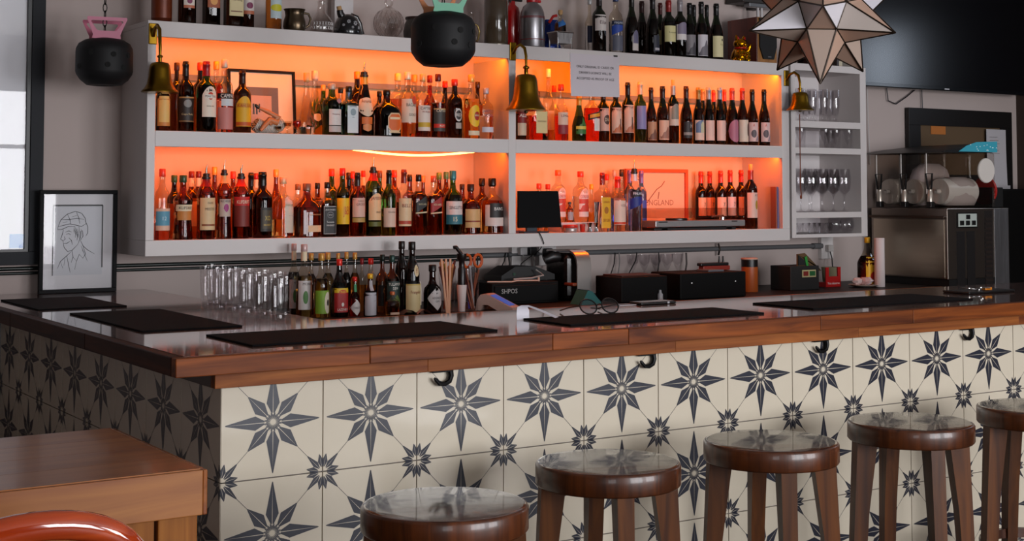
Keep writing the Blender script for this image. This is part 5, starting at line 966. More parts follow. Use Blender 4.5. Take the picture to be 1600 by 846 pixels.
# orange print in the lower niche
a, b = at(978, 264, Y=2.51), at(1075, 330, Y=2.51); t = thing('orange_print', 'orange framed print leaning behind the record player', 'picture', (a.x, 2.505, ZB1+.0005)); w_ = b.x-a.x; h_ = a.z-ZB1
frame(t, w_, h_, .020, .02, pm('c0501c', .5)); MB().box(.02, w_-.02, .012, .018, .02, h_-.02).obj('print', pm('d8b090', .7), t)
flat_text('lettering', 'ENGLAND', pm('8a5a40', .7), t, .03, lambda x, z: (w_*.55+x, .0115, h_*.44+z)); flat_text('lettering', 'DS', pm('5a3424', .7), t, .03, lambda x, z: (w_*.18+x, .0115, h_*.86+z))
m = MB()
for q in (((.35, .45), (.42, .55), (.5, .66), (.58, .72), (.63, .80)), ((.58, .72), (.61, .77)), ((.30, .40), (.35, .45)), ((.52, .5), (.54, .62))): m.tube([(w_*u, .0115, h_*v) for u, v in q], .0022, 5)
m.obj('line_drawing', pm('6a3a28', .7), t)

# ------------------------------------------------------------------ small things in the niches
y = YF+.055
p = at(425, 302, Y=y); t = thing('zebra_figurine', 'figurine of crossed legs in a zebra striped dress', 'figurine', (p.x, y+.02, ZM1+.0005))
zm = bpy.data.materials.new('zebra'); zm.use_nodes = True; nt = zm.node_tree; wv = nt.nodes.new('ShaderNodeTexWave'); wv.inputs['Scale'].default_value = 60; wv.inputs['Distortion'].default_value = 6; rp = nt.nodes.new('ShaderNodeValToRGB'); rp.color_ramp.interpolation = 'CONSTANT'
rp.color_ramp.elements[0].color = (.75, .68, .6, 1); rp.color_ramp.elements[1].position = .5; rp.color_ramp.elements[1].color = (.02, .015, .012, 1); tcn = nt.nodes.new('ShaderNodeTexCoord')
nt.links.new(tcn.outputs['Object'], wv.inputs[0]); nt.links.new(wv.outputs['Fac'], rp.inputs[0]); nt.links.new(rp.outputs[0], nt.nodes['Principled BSDF'].inputs[0])
MB().tube([(-.075, .005, .045), (-.05, .005, .03), (0, 0, .028), (.04, 0, .04), (.06, 0, .055)], [.03, .034, .03, .030, .022], 14).obj('dress', zm, t, sharp=60)
SKIN = pm('c87848', .45)
MB().tube([(-.02, -.02, .045), (.025, -.025, .075), (-.03, -.03, .098), (-.075, -.034, .115)], [.016, .015, .011, .006], 10).obj('raised_leg', SKIN, t, sharp=60); MB().tube([(.02, -.025, .05), (-.02, -.032, .062), (-.05, -.034, .03), (-.065, -.036, .012)], [.016, .014, .011, .007], 10).obj('folded_leg', SKIN, t, sharp=60)
MB().tube([(-.072, -.034, .113), (-.086, -.036, .122), (-.09, -.036, .13)], [.007, .008, .003], 8).obj('shoe', pm('180c0a', .3), t)
LGL = thin('f4ead8', .9, 1.5)
def cup(name, label, px, yy, z, prof, mat, group=None, liq=None, cat='glass', seg=20):
    p = at(px, 302, Y=yy); t = thing(name, label, cat, (p.x, yy, z+.0005), 0, group)
    MB().lathe(prof, seg, capt=False).obj('bowl', mat, t, sharp=50)
    if liq: MB().lathe(liq[0], seg).obj('drink', liq[1], t)
    return t
cup('shot_glass', 'small amber shot glass beside the zebra figurine', 448, YF+.05, ZM1, [(.006, 0), (.018, .002), (.004, .006), (.004, .026), (.016, .034), (.022, .058)], LGL, None, ([(.015, .036), (.0195, .050)], LQ['amber']))
cup('red_goblet', 'tiny goblet of red drink beside the clear cone bottle', 463, YF+.06, ZM1, [(.006, 0), (.016, .002), (.004, .006), (.004, .022), (.014, .030), (.021, .045), (.017, .068)], LGL, None, ([(.0135, .031), (.020, .045), (.0175, .062)], LQ['red']))
cup('brown_goblet', 'tiny goblet of brown drink in front of the zebra figurine', 434, YF+.035, ZM1, [(.006, 0), (.014, .002), (.003, .006), (.003, .014), (.012, .020), (.016, .034)], LGL, None, ([(.0115, .021), (.0145, .032)], LQ['cola']))
# tablet till
p = at(808, 330, Y=YF+.03); q = at(878, 330, Y=YF+.03); t = thing('tablet_till', 'black tablet on a stand seen from behind', 'tablet', (p.x+.01, YF+.03, ZB1+.0005))
tw = q.x-p.x-.012; z0, z1 = at(840, 356, Y=YF+.03).z-ZB1, at(840, 299, Y=YF+.03).z-ZB1
MB().prism([(0, z0), (tw, z0), (tw-.02, z1-.004), (tw-.026, z1), (0, z1)], 0, .014).obj('shell', pm('060607', .6, spec=.1), t); MB().box(.02, .17, -.02, .09, 0, .008, 0, .003).box(.06, .12, .016, .03, .004, z1*.6).obj('stand', pm('26303a', .4), t); MB().box(.0, .05, .03, .07, 0, .012).obj('red_box', pm('6a1414', .5), t)
o = MB().tube([(.10, -.012, .006), (.10, -.036, .0), (.11, -.040, -.02), (.125, -.038, -.05), (.14, .02, -.085), (.15, .20, -.16), (.14, .26, -.25)], .0025, 6).obj('tablet_cable', pm('0a0a0a', .5), None, t.location.copy()); tag(o, 'thin black cable dropping from the tablet over the shelf edge', 'cable')
t = thing('tape_roll', 'flat silver tin with a red lid in front of the riser', 'tin', (at(891, 302, Y=YF+.045).x, YF+.045, ZB1+.0005)); MB().lathe([(.034, 0), (.036, .003), (.036, .022), (.034, .024)], 24).obj('tin_body', pm('b8aca8', .35, .6), t); MB().lathe([(.037, .022), (.038, .024), (.038, .034), (.034, .037)], 24).obj('lid', pm('c8281a', .4), t)
cup('red_cup', 'small red plastic cup on the shelf by the chrome measures', 910, YF+.04, ZB1, [(.010, 0), (.012, .002), (.015, .040)], pm('c02a1a', .4), cat='cup')
for px, l in ((921, 'chrome spirit measure next to the red cup'), (931, 'chrome spirit measure next to the yellow gin label')):
    cup('spirit_measure', l, px, YF+.035, ZB1, [(.013, 0), (.0145, .002), (.008, .022), (.008, .024), (.016, .046)], CHROME, 'chrome spirit measures', cat='measure')
# record player
p = at(1023, 362, Y=YF+.02); q = at(1163, 350, Y=YF+.02); t = thing('record_player', 'silver record player under a clear hinged lid', 'record player', (p.x, YF+.012, ZB1+.0005)); L_ = q.x-p.x
z = lambda py: at(1100, py, Y=YF+.012).z-ZB1
MB().box(0, L_-.06, .01, .125, .0, .014, 0, .002).box(L_-.13, L_-.09, .01, .05, 0, .02).box(0.05, .09, .01, .05, 0, .02).obj('foot_plate', pm('0c0a0a', .5), t)
MB().box(0, L_, 0, .135, .018, .052, 0, .004).obj('plinth', pm('a09c9c', .35, .5), t); MB().lathe([(.055, .052), (.060, .054), (.060, .062), (.055, .064)], 40, c=(.2, .068, 0)).obj('platter', pm('1a1414', .35), t)
MB().tube([(L_-.08, .10, .06), (L_-.09, .08, .075), (L_-.20, .05, .072)], .005, 8).lathe([(.018, .05), (.018, .07)], 14, c=(L_-.08, .10, 0)).obj('tonearm', CHROME, t)
MB().box(.005, L_-.005, .004, .131, .066, .118).obj('lid', thin('ece0d8', .9, 1.4), t); MB().box(.02, .08, -.002, 0, .042, .048).box(L_-.10, L_-.06, -.002, 0, .042, .048).obj('switch', pm('2a2626', .4), t)
for i, (x, c) in enumerate(((4.178, '9a5a44'), (4.189, '6a6aa0'))):
    o = MB().box(0, .008, 0, .045, 0, .235, 0, .001).obj('record_sleeve', pm(c, .5), None, (x, YF+.03, ZB1+.0005)); tag(o, ('thin red record sleeve standing against the niche side', 'thin blue record sleeve standing against the niche side')[i], 'record')

# ------------------------------------------------------------------ glasses
CG = thin('f8f7f8', 1.0, 1.24, .015, 2.4)
def gwall(out, foot, t=.0016):
    """closed profile of a drinking glass: outside up, inside down to the floor of the bowl"""
    inn = [(max(.0005, r-t), z) for r, z in out[::-1] if z > foot+.004]
    return out+inn+[(.0005, foot+.003)]
FL = gwall([(.0005, 0), (.030, .0), (.032, .002), (.020, .008), (.012, .02), (.014, .03), (.022, .05), (.028, .09), (.029, .14), (.0285, .19)], .034)
TU = gwall([(.0005, 0), (.027, 0), (.029, .002), (.033, .11)], .012)
WG = gwall([(.0005, 0), (.034, 0), (.035, .002), (.010, .008), (.0045, .02), (.0045, .085), (.012, .10), (.034, .125), (.040, .16), (.039, .20), (.034, .25)], .098, .0014)
SG = gwall([(.0005, 0), (.017, 0), (.019, .002), (.024, .062)], .012)
BG_ = gwall([(.0005, 0), (.018, 0), (.034, .012), (.044, .038), (.043, .062), (.034, .088)], .006)
def glassrow(name, label, prof, z, pts, group, y0):
    src = None
    for (px, dy) in pts:
        yy = y0+dy; p = at(px, 302, Y=yy)
        if src is None:
            src = thing(name, label, 'glass', (p.x, yy, z+.0006), 0, group); MB().lathe(prof, 24, capt=False, capb=False).obj('glass_bowl', CG, src, sharp=60)
        else: c = copy_tree(src); c.location = (p.x, yy, z+.0006)
glassrow('beer_glass', 'footed clear beer glass on the top shelf of the glass cabinet', FL, GZ[3], [(1252, .06), (1270, .06), (1288, .06), (1306, .06), (1261, .15), (1279, .15), (1297, .15)], 'footed beer glasses', YF)
glassrow('tumbler', 'straight clear tumbler on the second shelf of the glass cabinet', TU, GZ[2], [(1251, .05), (1289, .05), (1306, .05), (1325, .05), (1297, .14)], 'straight tumblers', YF)
glassrow('wine_glass', 'stemmed clear wine glass in the glass cabinet', WG, GZ[1], [(1251, .07), (1268, .07), (1285, .07), (1302, .07), (1319, .07), (1264, .17), (1283, .17), (1302, .17)], 'stemmed wine glasses', YF)
glassrow('shot_glass', 'small clear shot glass on the lowest cabinet shelf', SG, GZ[0], [(1249, .04), (1259, .08), (1268, .04), (1276, .08), (1284, .04), (1295, .05)], 'shot glasses', YF)
glassrow('stemless_glass', 'round stemless glass on the lowest cabinet shelf', BG_, GZ[0], [(1303, .15), (1323, .07)], 'round stemless glasses', YF)
PG = [(.0005, .010), (.024, .010), (.025, 0), (.0265, .002), (.029, .05), (.031, .10), (.0322, .112), (.031, .116), (.0335, .148), (.0325, .148)]
BGp = [(q, .548) for q in (436, 411, 387, 365, 345, 327)]+[(q, .616) for q in (444, 420, 396, 374, 354, 337)]
src = None
for px, gx in BGp:
    p = at(px, 302, X=gx)
    if src is None:
        src = thing('pint_glass', 'clear ribbed beer tumbler standing with others by the syrup bottles', 'glass', (p.x, p.y, ZC+.0006), 0, 'beer tumblers at the end of the bar'); MB().lathe(PG, 26, capt=False, capb=False).obj('glass_bowl', CG, src, sharp=40)
    else: c = copy_tree(src); c.location = (p.x, p.y, ZC+.0006)

# ------------------------------------------------------------------ slush machine at the end, facing along the bar
MX, MY0, MY1 = 5.20, 1.89, 2.47; zB, zS, zT = .90, 1.435, 1.82
t = thing('slush_machine', 'steel three bowl slush machine at the end of the bar', 'machine', (MX, MY0, zB)); D_ = .56; Wd = MY1-MY0
ST = brushed('8a8078', .32, 'Y')
MB().box(0, D_, 0, Wd, .12, zS-zB, 0, .004).obj('steel_body', ST, t); MB().box(.01, D_, .0, Wd, 0, .12).obj('base', pm('0c0a0a', .5), t)
MB().box(-.004, 0, .02, Wd-.02, .13, .47, 0, .001).obj('drip_panel', brushed('b0a494', .22, 'Y'), t); MB().box(-.03, 0, .0, Wd, .475, .49, 0, .003).obj('drip_ledge', pm('4a3a30', .3, .6), t)
for i in range(2): MB().box(.08+.09*i, .15+.09*i, -.003, 0, .06, .40).obj('vent_panel', pm('141010', .5), t)
MB().box(.33, .40, -.003, 0, .06, .52).obj('vent_panel', pm('1a1412', .5), t)
for i in range(14): MB().box(.335, .395, -.006, -.003, .10+i*.028, .112+i*.028).obj('louvre', pm('2a201c', .4), t)
MB().box(.42, .55, -.004, 0, .05, .53, 0, .001).obj('side_sheet', brushed('a8a8ac', .4, 'Z'), t)
MB().box(.08, .26, -.008, 0, .42, .51).obj('control_panel', pm('0c0c0c', .4), t); MB().box(.088, .252, -.010, -.008, .427, .503).obj('control_plate', pm('b8c0b8', .4), t)
for x, zz in ((.155, .47), (.10, .435), (.152, .435), (.205, .435)): MB().box(x, x+.035, -.014, -.010, zz, zz+.028, 0, .002).obj('switch', pm('101010', .4), t)
BOWL = thin('f4f0ec', .9, 1.45); bw = Wd/3; zb0 = zS-zB+.004
for i in range(3):
    y0 = i*bw+.006; y1 = (i+1)*bw-.006
    MB().box(.02, .45, y0, y1, zb0, zb0+.33, 0, .015).obj('bowl', BOWL, t)
    c = ((y0+y1)/2)
    MB().lathe([(.012, -.03), (.014, 0), (.075, .0), (.08, .02), (.078, .06), (.08, .10), (.078, .14), (.08, .18), (.078, .22), (.08, .26), (.02, .27)], 24, axis='X', c=(.05, c, zb0+.095)).obj('auger', pm('c8c2bc', .35), t)
    if i in (0, 1):
        m = MB(); vs = []; NJ = 8; random.seed(20+i)
        for j in range(NJ):
            for k2 in range(20):
                a = 2*PI*k2/20; ca, sa = math.cos(a), math.sin(a); rr = 1/(abs(ca)**3.5+abs(sa)**3.5)**(1/3.5)
                q = (.80, .95, .98, 1, .98, .94, .80, .45)[j]*(1+.05*random.uniform(-1, 1))
                vs.append((.20+.145*q*rr*ca, c+.078*q*rr*sa, zb0+.012+j*((.036, .026)[1-i] if i == 1 else .024)))
        m.add(vs, [(j*20+q, j*20+(q+1) % 20, (j+1)*20+(q+1) % 20, (j+1)*20+q) for j in range(NJ-1) for q in range(20)]+[tuple(range(20))[::-1], tuple((NJ-1)*20+q for q in range(20))]); m.obj('slush', pm('d8d2da' if i else 'a89c98', .6), t, sharp=80)
    MB().box(-.045, -.01, c-.018, c+.018, zb0+.0, zb0+.035, 0, .004).obj('tap_base', pm('0c0a0a', .4), t); MB().lathe([(.017, 0), (.017, .05), (.014, .055), (.014, .07)], 14, c=(-.03, c, zb0+.035)).obj('tap', pm('c2b8ac', .3, .6), t)
    m = MB(); m.tube([(-.035, c-.014, zb0+.11), (-.035, c-.022, zb0+.20), (-.035, c+.026, zb0+.20), (-.035, c+.012, zb0+.11)], .006, 6, closed=True); m.obj('tap_handle', pm('0a0a0a', .4), t)
    m = MB(); m.lathe([(.004, 0), (.004, .24)], 8, c=(.012, c+.06, zb0+.08)); m.obj('light_tube', pm('cfc8c2', .3), t)
MB().lathe([(.0, 0), (.072, 0), (.075, .006), (.072, .012), (.0, .012)], 24, axis='Y', c=(.36, -.002, zb0+.22)).obj('spare_disc', pm('d8d0c8', .4), t); MB().lathe([(.05, 0), (.085, .0), (.088, .012), (.05, .014)], 24, axis='X', c=(.46, .10, zb0+.10)).obj('red_disc', pm('a81810', .4), t)
m = MB(); pr_ = [(-.05, .325), (.0, .335), (.10, .35), (.45, .385), (.45, .33), (.1, .322)]
m.prism([(x, zb0+z_) for x, z_ in pr_], -.005, Wd+.005, 'XZ'); m.obj('lid', pm('0a0909', .4), t)
sg = [(.10, zb0+.33), (.17, zb0+.365), (.26, zb0+.388), (.45, zb0+.395), (.45, zb0+.33)]
m = MB(); m.prism(sg, -.010, -.006, 'XZ'); m.obj('header_sign', pm('3aa0b4', .4), t); m = MB(); random.seed(3)
for i in range(14): m.box(*(lambda x, z_: (x, x+.006, -.0112, -.010, z_, z_+.006))(random.uniform(.2, .44), zb0+random.uniform(.335, .375)))
m.obj('snow_dots', pm('d8f0f4', .5), t); MB().box(.45, .55, .03, Wd-.03, zb0, zb0+.12, 0, .004).obj('rear_housing', pm('101010', .5), t)

# ------------------------------------------------------------------ television, notice board, papers
a = at(1338, 132, Y=2.36); t = thing('television', 'large black wall mounted television behind the star lantern', 'television', (a.x, 2.36, a.z-.006))
MB().box(0, 1.66, .006, .06, 0, .95, 0, .006).obj('bezel', pm('0a0c10', .25), t); MB().box(.012, 1.648, .003, .006, .024, .938).obj('screen', pm('05060a', .24, spec=.6), t); MB().box(.80, .845, .001, .003, .007, .014).obj('logo', pm('c8c8cc', .3), t); MB().box(.6, 1.0, .06, .19, .3, .6).obj('wall_mount', pm('101010', .6), t)
a = at(1420, 168, Y=2.51); b = at(1583, 295, Y=2.51); t = thing('notice_board', 'wide black framed notice board under the television', 'board', (a.x, 2.51, b.z-.02)); w_, h_ = b.x-a.x, a.z-b.z+.02
frame(t, w_, h_, .11, .03, pm('0e0a0a', .45)); MB().box(.10, w_-.10, .015, .025, .10, h_-.10).obj('board', pm('5a4630', .8), t); MB().box(.22, .36, .010, .0145, h_-.165, h_-.112).obj('orange_card', pm('b0682a', .6), t)
for (x0, x1, z0, z1, yy, l) in ((1541, 1573, 202, 305, 2.500, 'typed paper sheet pinned to the notice board'), (1553, 1580, 290, 365, 2.495, 'loose white paper hanging below the notice board')):
    a = at(x0, z0, Y=yy); b = at(x1, z1, Y=yy); t = thing('paper_sheet', l, 'paper', (a.x, yy, b.z)); w_, h_ = b.x-a.x, a.z-b.z
    vs = [(w_*u, -.012*(1-v)**2, h_*v) for v in (0, .25, .5, .75, 1) for u in (0, .5, 1)]
    s_ = MB().add(vs, [(j*3+i, j*3+i+1, j*3+4+i, j*3+3+i) for j in range(4) for i in range(2)]).obj('sheet', pm('b8b4b8', .8), t, fix=False)
    m = MB()
    for j in range(6): m.box(w_*.15, w_*(.55+.05*(j % 3)), -.004, -.003, h_*(.88-.05*j), h_*(.885-.05*j))
    m.obj('printed_line', pm('5a5658', .8), t)
# ------------------------------------------------------------------ conduit, sockets and cables on the wall
t = thing('wall_conduit', 'black pipe conduit running along the wall under the shelf', 'pipe', (-3.5, 2.53, 1.20)); DK = pm('1c2220', .35, .3)
MB().tube([(0, 0, .006), (5.9, 0, .006)], .0085, 8).obj('upper_pipe', DK, t); MB().tube([(0, 0, -.014), (5.9, 0, -.014)], .0065, 8).obj('lower_pipe', DK, t)
t = thing('grey_conduit', 'grey conduit pipe on the wall behind the till end', 'pipe', (2.4, 2.53, 1.205)); MB().tube([(0, 0, 0), (2.36, 0, 0)], .013, 8).obj('pipe', pm('5a5a5c', .5), t); MB().tube([(1.6, -.005, .03), (1.6, -.016, 0), (1.6, -.005, -.035)], .006, 6).obj('clip', CHROME, t); MB().tube([(2.36, 0, 0), (2.43, 0, 0)], .018, 8).obj('coupling', pm('6a6a6c', .5), t)
def socket(px, py, w_, h_, label, plug, cordcol):
    p = at(px, py, Y=2.52); t = thing('wall_socket', label, 'socket', (p.x, 2.52, p.z)); MB().box(-w_/2, w_/2, 0, .03, -h_/2, h_/2, 0, .003).obj('box', pm('dcd6d4', .5), t)
    for dx, dz, c in plug:
        MB().box(dx-.022, dx+.022, -.032, 0, dz-.02, dz+.02, 0, .005).obj('plug', pm(c, .45), t); MB().tube([(dx, -.02, dz-.018), (dx+.006, -.03, dz-.06), (dx-.01, -.05, dz-.12), (dx, -.06, dz-.20)], .004, 6).obj('cord', pm(cordcol, .5), t)
socket(1293, 388, .10, .13, 'white wall socket with plug under the glass cabinet', [(.0, .0, 'c8c2be')], '0c0c0c')
socket(815, 402, .12, .13, 'double white wall socket with plugs above the cash drawer', [(-.005, .03, 'c8c4c4'), (.055, .03, '101012')], 'b8b4b0')
socket(856, 400, .11, .10, 'wall socket with black plug beside the pod machine', [(-.01, .02, '141414')], '101010')
for px0, px1, py1, r, c, l in ((747, 741, 450, .004, '0a0a0a', 'black cable hanging under the shelf beside the scissors'), (791, 778, 430, .003, '0a0a0a', 'black cable slanting down the wall toward the till'), (795, 797, 440, .004, '080808', 'thick black cable hanging beside the slanting one'),
        (962, 952, 440, .003, '101010', 'black cable behind the pod machine'), (996, 985, 425, .0035, '0c0c0c', 'black cable hanging above the coupe glasses'), (1030, 1028, 430, .0035, '0c0c0c', 'black cable hanging over the black box'), (1073, 1070, 440, .005, '3a2c28', 'brown cable hanging by the grey conduit'), (968, 967, 430, .003, '8a8684', 'grey cable hanging beside the pod machine')):
    a = at(px0, 392, Y=2.51); b = at(px1, py1, Y=2.50); o = MB().tube([(0, 0, .0), ((b.x-a.x)*.3, -.012, (b.z-a.z)*.35), ((b.x-a.x)*.8, -.01, (b.z-a.z)*.75), (b.x-a.x, 0, b.z-a.z), (b.x-a.x, -.02, .992-a.z)], r, 6).obj('hanging_cable', pm(c, .5), None, (a.x, 2.515, a.z-.012)); tag(o, l, 'cable', 'cables under the shelf')
for px, pts, l in ((1440, ((0, 0, 0), (0, -.004, -.12), (0, -.004, -.16)), 'thin black cable with plug below the television'), (1385, ((0, 0, 0), (.01, -.004, -.10), (.08, -.005, -.12), (.18, -.004, -.07), (.30, 0, 0)), 'slack black cable looping below the television'), (1355, ((0, 0, 0), (.0, -.003, -.2), (.015, -.003, -.5)), 'thin white cable beside the glass cabinet')):
    a = at(px, 140, Y=2.535); o = MB().tube([Vector(q) for q in pts], .0035, 6).obj('hanging_cable', pm('14141c' if px != 1355 else 'b8b2b0', .5), None, (a.x, 2.535, a.z+.03)); tag(o, l, 'cable')

# ------------------------------------------------------------------ working things on the back of the bar
K = 1.33
def onbar(px, py):
    p = at(px, py, Z=ZM); p.y = max(1.89, p.y); q = at(px, 302, Y=p.y); return Vector((q.x, p.y, ZM+.0006))
ZM = ZM+.0006
def straw_cup(px, py, label, cupcol, items):
    p = onbar(px, py); t = thing('straw_glass', label, 'glass', (p.x, p.y+.045, ZM)); t.scale = (1.2, 1.2, 1.2); MB().lathe(gwall([(.0005, 0), (.025, 0), (.027, .002), (.034, .165)], .004), 20, capt=False, capb=False).obj('glass_bowl', CG, t)
    for k2, (a, r0, r1, h, c, rr) in enumerate(items):
        MB().tube([(r0*math.cos(a+2), r0*math.sin(a+2), .008), (r1*math.cos(a), r1*math.sin(a), h)], rr, 6).obj('straw', pm(c, .5), t)
random.seed(5)
straw_cup(707, 487, 'glass packed with brown paper straws', '', [(a_*.55, .012, .030, .165+.03*random.random(), random.choice(('b86a38', 'c88850', '9a6a2c', '7a2a1c', '8a8a30')), .0042) for a_ in range(12)])
straw_cup(744, 489, 'glass holding pens, stirrers and scissors', '', [(a_*.8, .012, .030, .13+.05*random.random(), random.choice(('3a2a8a', '8a4a30', 'a8a0a0', '5a2a6a', '2a2a2a')), .0042) for a_ in range(9)])
m = MB()
p = onbar(693, 492)
t = thing('paper_straws', 'pale wrapped straws standing beside the straw glass', 'straws', (p.x+.012, p.y-.01, ZM)); t.scale = (1.18, 1.18, 1.18)
for dx, tp in ((0, -.018), (.006, -.004), (.011, .010)): MB().tube([(dx, 0, 0), (dx+tp, .01, .205)], .0046, 6).obj('straw', pm('d8a080', .6), t)
p = onbar(727, 492); t = thing('white_squeeze_bottle', 'dark dispenser with white sleeve between the straw glasses', 'dispenser', (p.x, p.y+.03, ZM)); t.scale = (1.12, 1.12, 1.12)
MB().lathe([(.014, 0), (.015, .02), (.021, .105), (.019, .108)], 16).obj('sleeve', pm('cdbcb8', .6), t); MB().lathe([(.016, .108), (.016, .17), (.012, .18), (.012, .205), (.02, .215), (.02, .235)], 14).obj('pump', pm('140c0c', .35), t); MB().tube([(0, 0, .23), (-.03, -.004, .262), (-.04, -.004, .26)], .008, 8).obj('nozzle', pm('140c0c', .35), t)
p = onbar(744, 489); t = thing('scissors', 'scissors with orange handles standing in the pen glass', 'scissors', (p.x+.004, p.y+.045, ZM+.075)); t.scale = (K, K, K); m = MB()
for sx, c in ((-1, 0), (1, 0)): m.tube([(sx*.022+.016*math.cos(a), -.006, .115+.022*math.sin(a)) for a in [2*PI*i/12 for i in range(12)]], .005, 6, closed=True)
m.obj('handles', pm('b8501c', .4), t); MB().box(-.008, .008, -.008, -.004, -.04, .095).obj('blades', CHROME, t)
# folded notes
p = onbar(655, 493); t = thing('folded_notes', 'two folded paper notes in front of the monk bottle', 'notes', (p.x, 1.90, ZM+.001)); t.scale = (K, K, K)
for dx, c in ((-.035, '5a5250'), (.02, 'b88a80')):
    m = MB(); N_ = 8; vs = []
    for i in range(N_+1):
        u = i/N_; vs += [(dx+.055*u-.03, -.018, .015*math.sin(PI*u)+.0008), (dx+.055*u-.03, .018, .015*math.sin(PI*u)+.0008)]
    m.add(vs, [(2*i, 2*i+2, 2*i+3, 2*i+1) for i in range(N_)]); m.obj('note', pm(c, .7), t, fix=False)
# card reader
p = onbar(727, 492); q = onbar(792, 490); t = thing('card_reader', 'orange tinted card reader with lit blue screen', 'card reader', (onbar(752, 490).x, 1.94, ZM), math.radians(-52)); t.scale = (1.2, 1.2, 1.2)
MB().prism([(0, 0), (.006, .04), (.02, .060), (.045, .062), (.150, .012), (.150, 0), (.09, 0), (.05, .022), (.03, .022), (.018, 0)], 0, .085).obj('shell', pm('c0a094', .45), t)
m = MB(); m.add([(.056, .010, .0580), (.136, .010, .0198), (.136, .075, .0198), (.056, .075, .0580)], [(0, 1, 2, 3)]); m.obj('screen', pm('3a5ab0', .3, emit=.5), t, fix=False)
# cash drawer
p0 = onbar(772, 478); t = thing('cash_drawer', 'black cash drawer with cables lying on top', 'cash drawer', (p0.x, p0.y+.01, ZM)); q = at(874, 470, Y=p0.y+.01); cw = q.x-p0.x; chh = at(790, 443, Y=p0.y).z-ZM
MB().box(0, cw, .008, .28, 0, chh, 0, .004).obj('casing', pm('0a0909', .6, spec=.15), t); MB().box(.012, cw-.012, 0, .008, .012, chh-.014, 0, .002).obj('drawer_front', pm('0c0b0b', .6, spec=.15), t)
flat_text('lettering', 'SHPOS', pm('b8b4b2', .4), t, .022, lambda x, z_: (.095+x, -.0008, chh*.62+z_))
MB().tube([(.0, .05, chh+.006), (.12, .02, chh+.004), (.16, .03, chh+.007), (.28, .02, chh+.005)], .0035, 6).lathe([(.005, 0), (.005, .02)], 8, c=(.28, .02, chh+.001)).obj('white_cable', pm('cfae9c', .5), t)
t2 = thing('receipt_printer', 'black receipt printer behind the cash drawer cables', 'printer', (p0.x+.12, p0.y+.12, ZM+chh+.0005)); t2.scale = (K, K, K); MB().prism([(0, 0), (.24, 0), (.24, .02), (.15, .052), (.06, .052), (0, .02)], 0, .12).obj('casing', pm('0c0c0c', .5), t2); MB().box(.05, .06, -.003, 0, .02, .03).obj('green_light', pm('0a3a24', .4), t2)
MB().tube([(.14, -.02, .04), (.16, -.04, .02), (.10, -.05, .012), (.02, -.05, .01)], .0035, 6).obj('usb_cable', pm('a09a96', .5), t2)
# receipt curl
p = at(808, 501, Z=ZC); t = thing('receipt_paper', 'white receipt strip curling on the bar before the drawer', 'receipt', (p.x, p.y, ZC+.001)); m = MB(); vs = []
for a_, b_ in (((0, 0, 0), (.05, 0, 0)), ((-.004, -.003, .015), (.046, -.003, .015)), ((0, .002, .030), (.05, .002, .030)), ((.010, .014, .042), (.055, .02, .041)), ((.036, .028, .046), (.072, .038, .044)), ((.062, .016, .038), (.095, .032, .036)), ((.085, -.012, .026), (.118, .012, .025)), ((.125, -.06, .001), (.158, -.034, .001))): vs += [a_, b_]
m.add(vs, [(2*i, 2*i+2, 2*i+3, 2*i+1) for i in range(len(vs)//2-1)]); m.obj('strip', pm('d6d4de', .6), t, fix=False)
# pod coffee machine
p = onbar(908, 472); t = thing('pod_machine', 'small pod coffee machine with a bent chrome front', 'coffee machine', (p.x-.01, p.y+.02, ZM)); t.scale = (K, K, K); hm = (at(908, 391, Y=p.y+.02).z-ZM)/K; wm = .065; m = MB(); vs = []
cv = [(0, 0), (0, hm*.72), (.006, hm*.84), (.022, hm*.94), (.048, hm*.99), (.085, hm), (.20, hm*.98)]
for y_, z_ in cv: vs += [(0, y_, z_), (wm, y_, z_)]
for y_, z_ in cv: vs += [(0, y_+.006, max(0, z_-.006)), (wm, y_+.006, max(0, z_-.006))]
n = len(cv); fs = [(2*i, 2*i+1, 2*i+3, 2*i+2) for i in range(n-1)]+[(2*n+2*i+2, 2*n+2*i+3, 2*n+2*i+1, 2*n+2*i) for i in range(n-1)]+[(2*i+2, 2*n+2*i+2, 2*n+2*i, 2*i) for i in range(n-1)]+[(2*i+1, 2*n+2*i+1, 2*n+2*i+3, 2*i+3) for i in range(n-1)]
m.add(vs, fs); m.obj('chrome_front', pm('d8d0cc', .28, 1), t, sharp=40)
MB().box(-.012, wm+.0, .05, .20, .0, hm*.93, 0, .02).obj('casing', pm('1a1412', .25, coat=.4), t); MB().tube([(-.016, .10, hm*.85), (-.05, .10, hm*.86), (-.075, .11, hm*.80)], [.02, .024, .018], 10).obj('handle', pm('100c0c', .4), t); MB().box(-.02, 0, .0, .06, hm*.30, hm*.36, 0, .004).obj('cup_tray', pm('7a3a20', .4), t)
# spectacles and card box
p = at(875, 490, Z=ZC); t = thing('spectacles', 'pair of dark rimmed spectacles lying on the bar mat edge', 'spectacles', (p.x+.01, at(905, 490, Z=ZC).y-.05, ZC+.0005)); m = MB()
for cx in (.05, .145): m.tube([(cx+.036*math.cos(a), .012*math.sin(a), .026+.025*math.sin(a)) for a in [2*PI*i/18 for i in range(18)]], .0028, 6, closed=True)
m.tube([(.085, 0, .03), (.098, 0, .034), (.109, 0, .03)], .0025, 6); m.obj('rims', pm('100c0c', .3), t)
for cx, sg_ in ((.014, -1), (.181, 1)): MB().tube([(cx, 0, .03), (cx+.01*sg_, .05, .022), (cx, .12, .006)], .0026, 6).obj('temple', pm('2a1a14', .3), t)
for cx in (.05, .145):
    m = MB(); m.add([(cx+.034*math.cos(a), .012*math.sin(a), .026+.023*math.sin(a)) for a in [2*PI*i/16 for i in range(16)]], [tuple(range(16))]); m.obj('lens', thin('c8c4c8', .9, 1.5), t, fix=False)
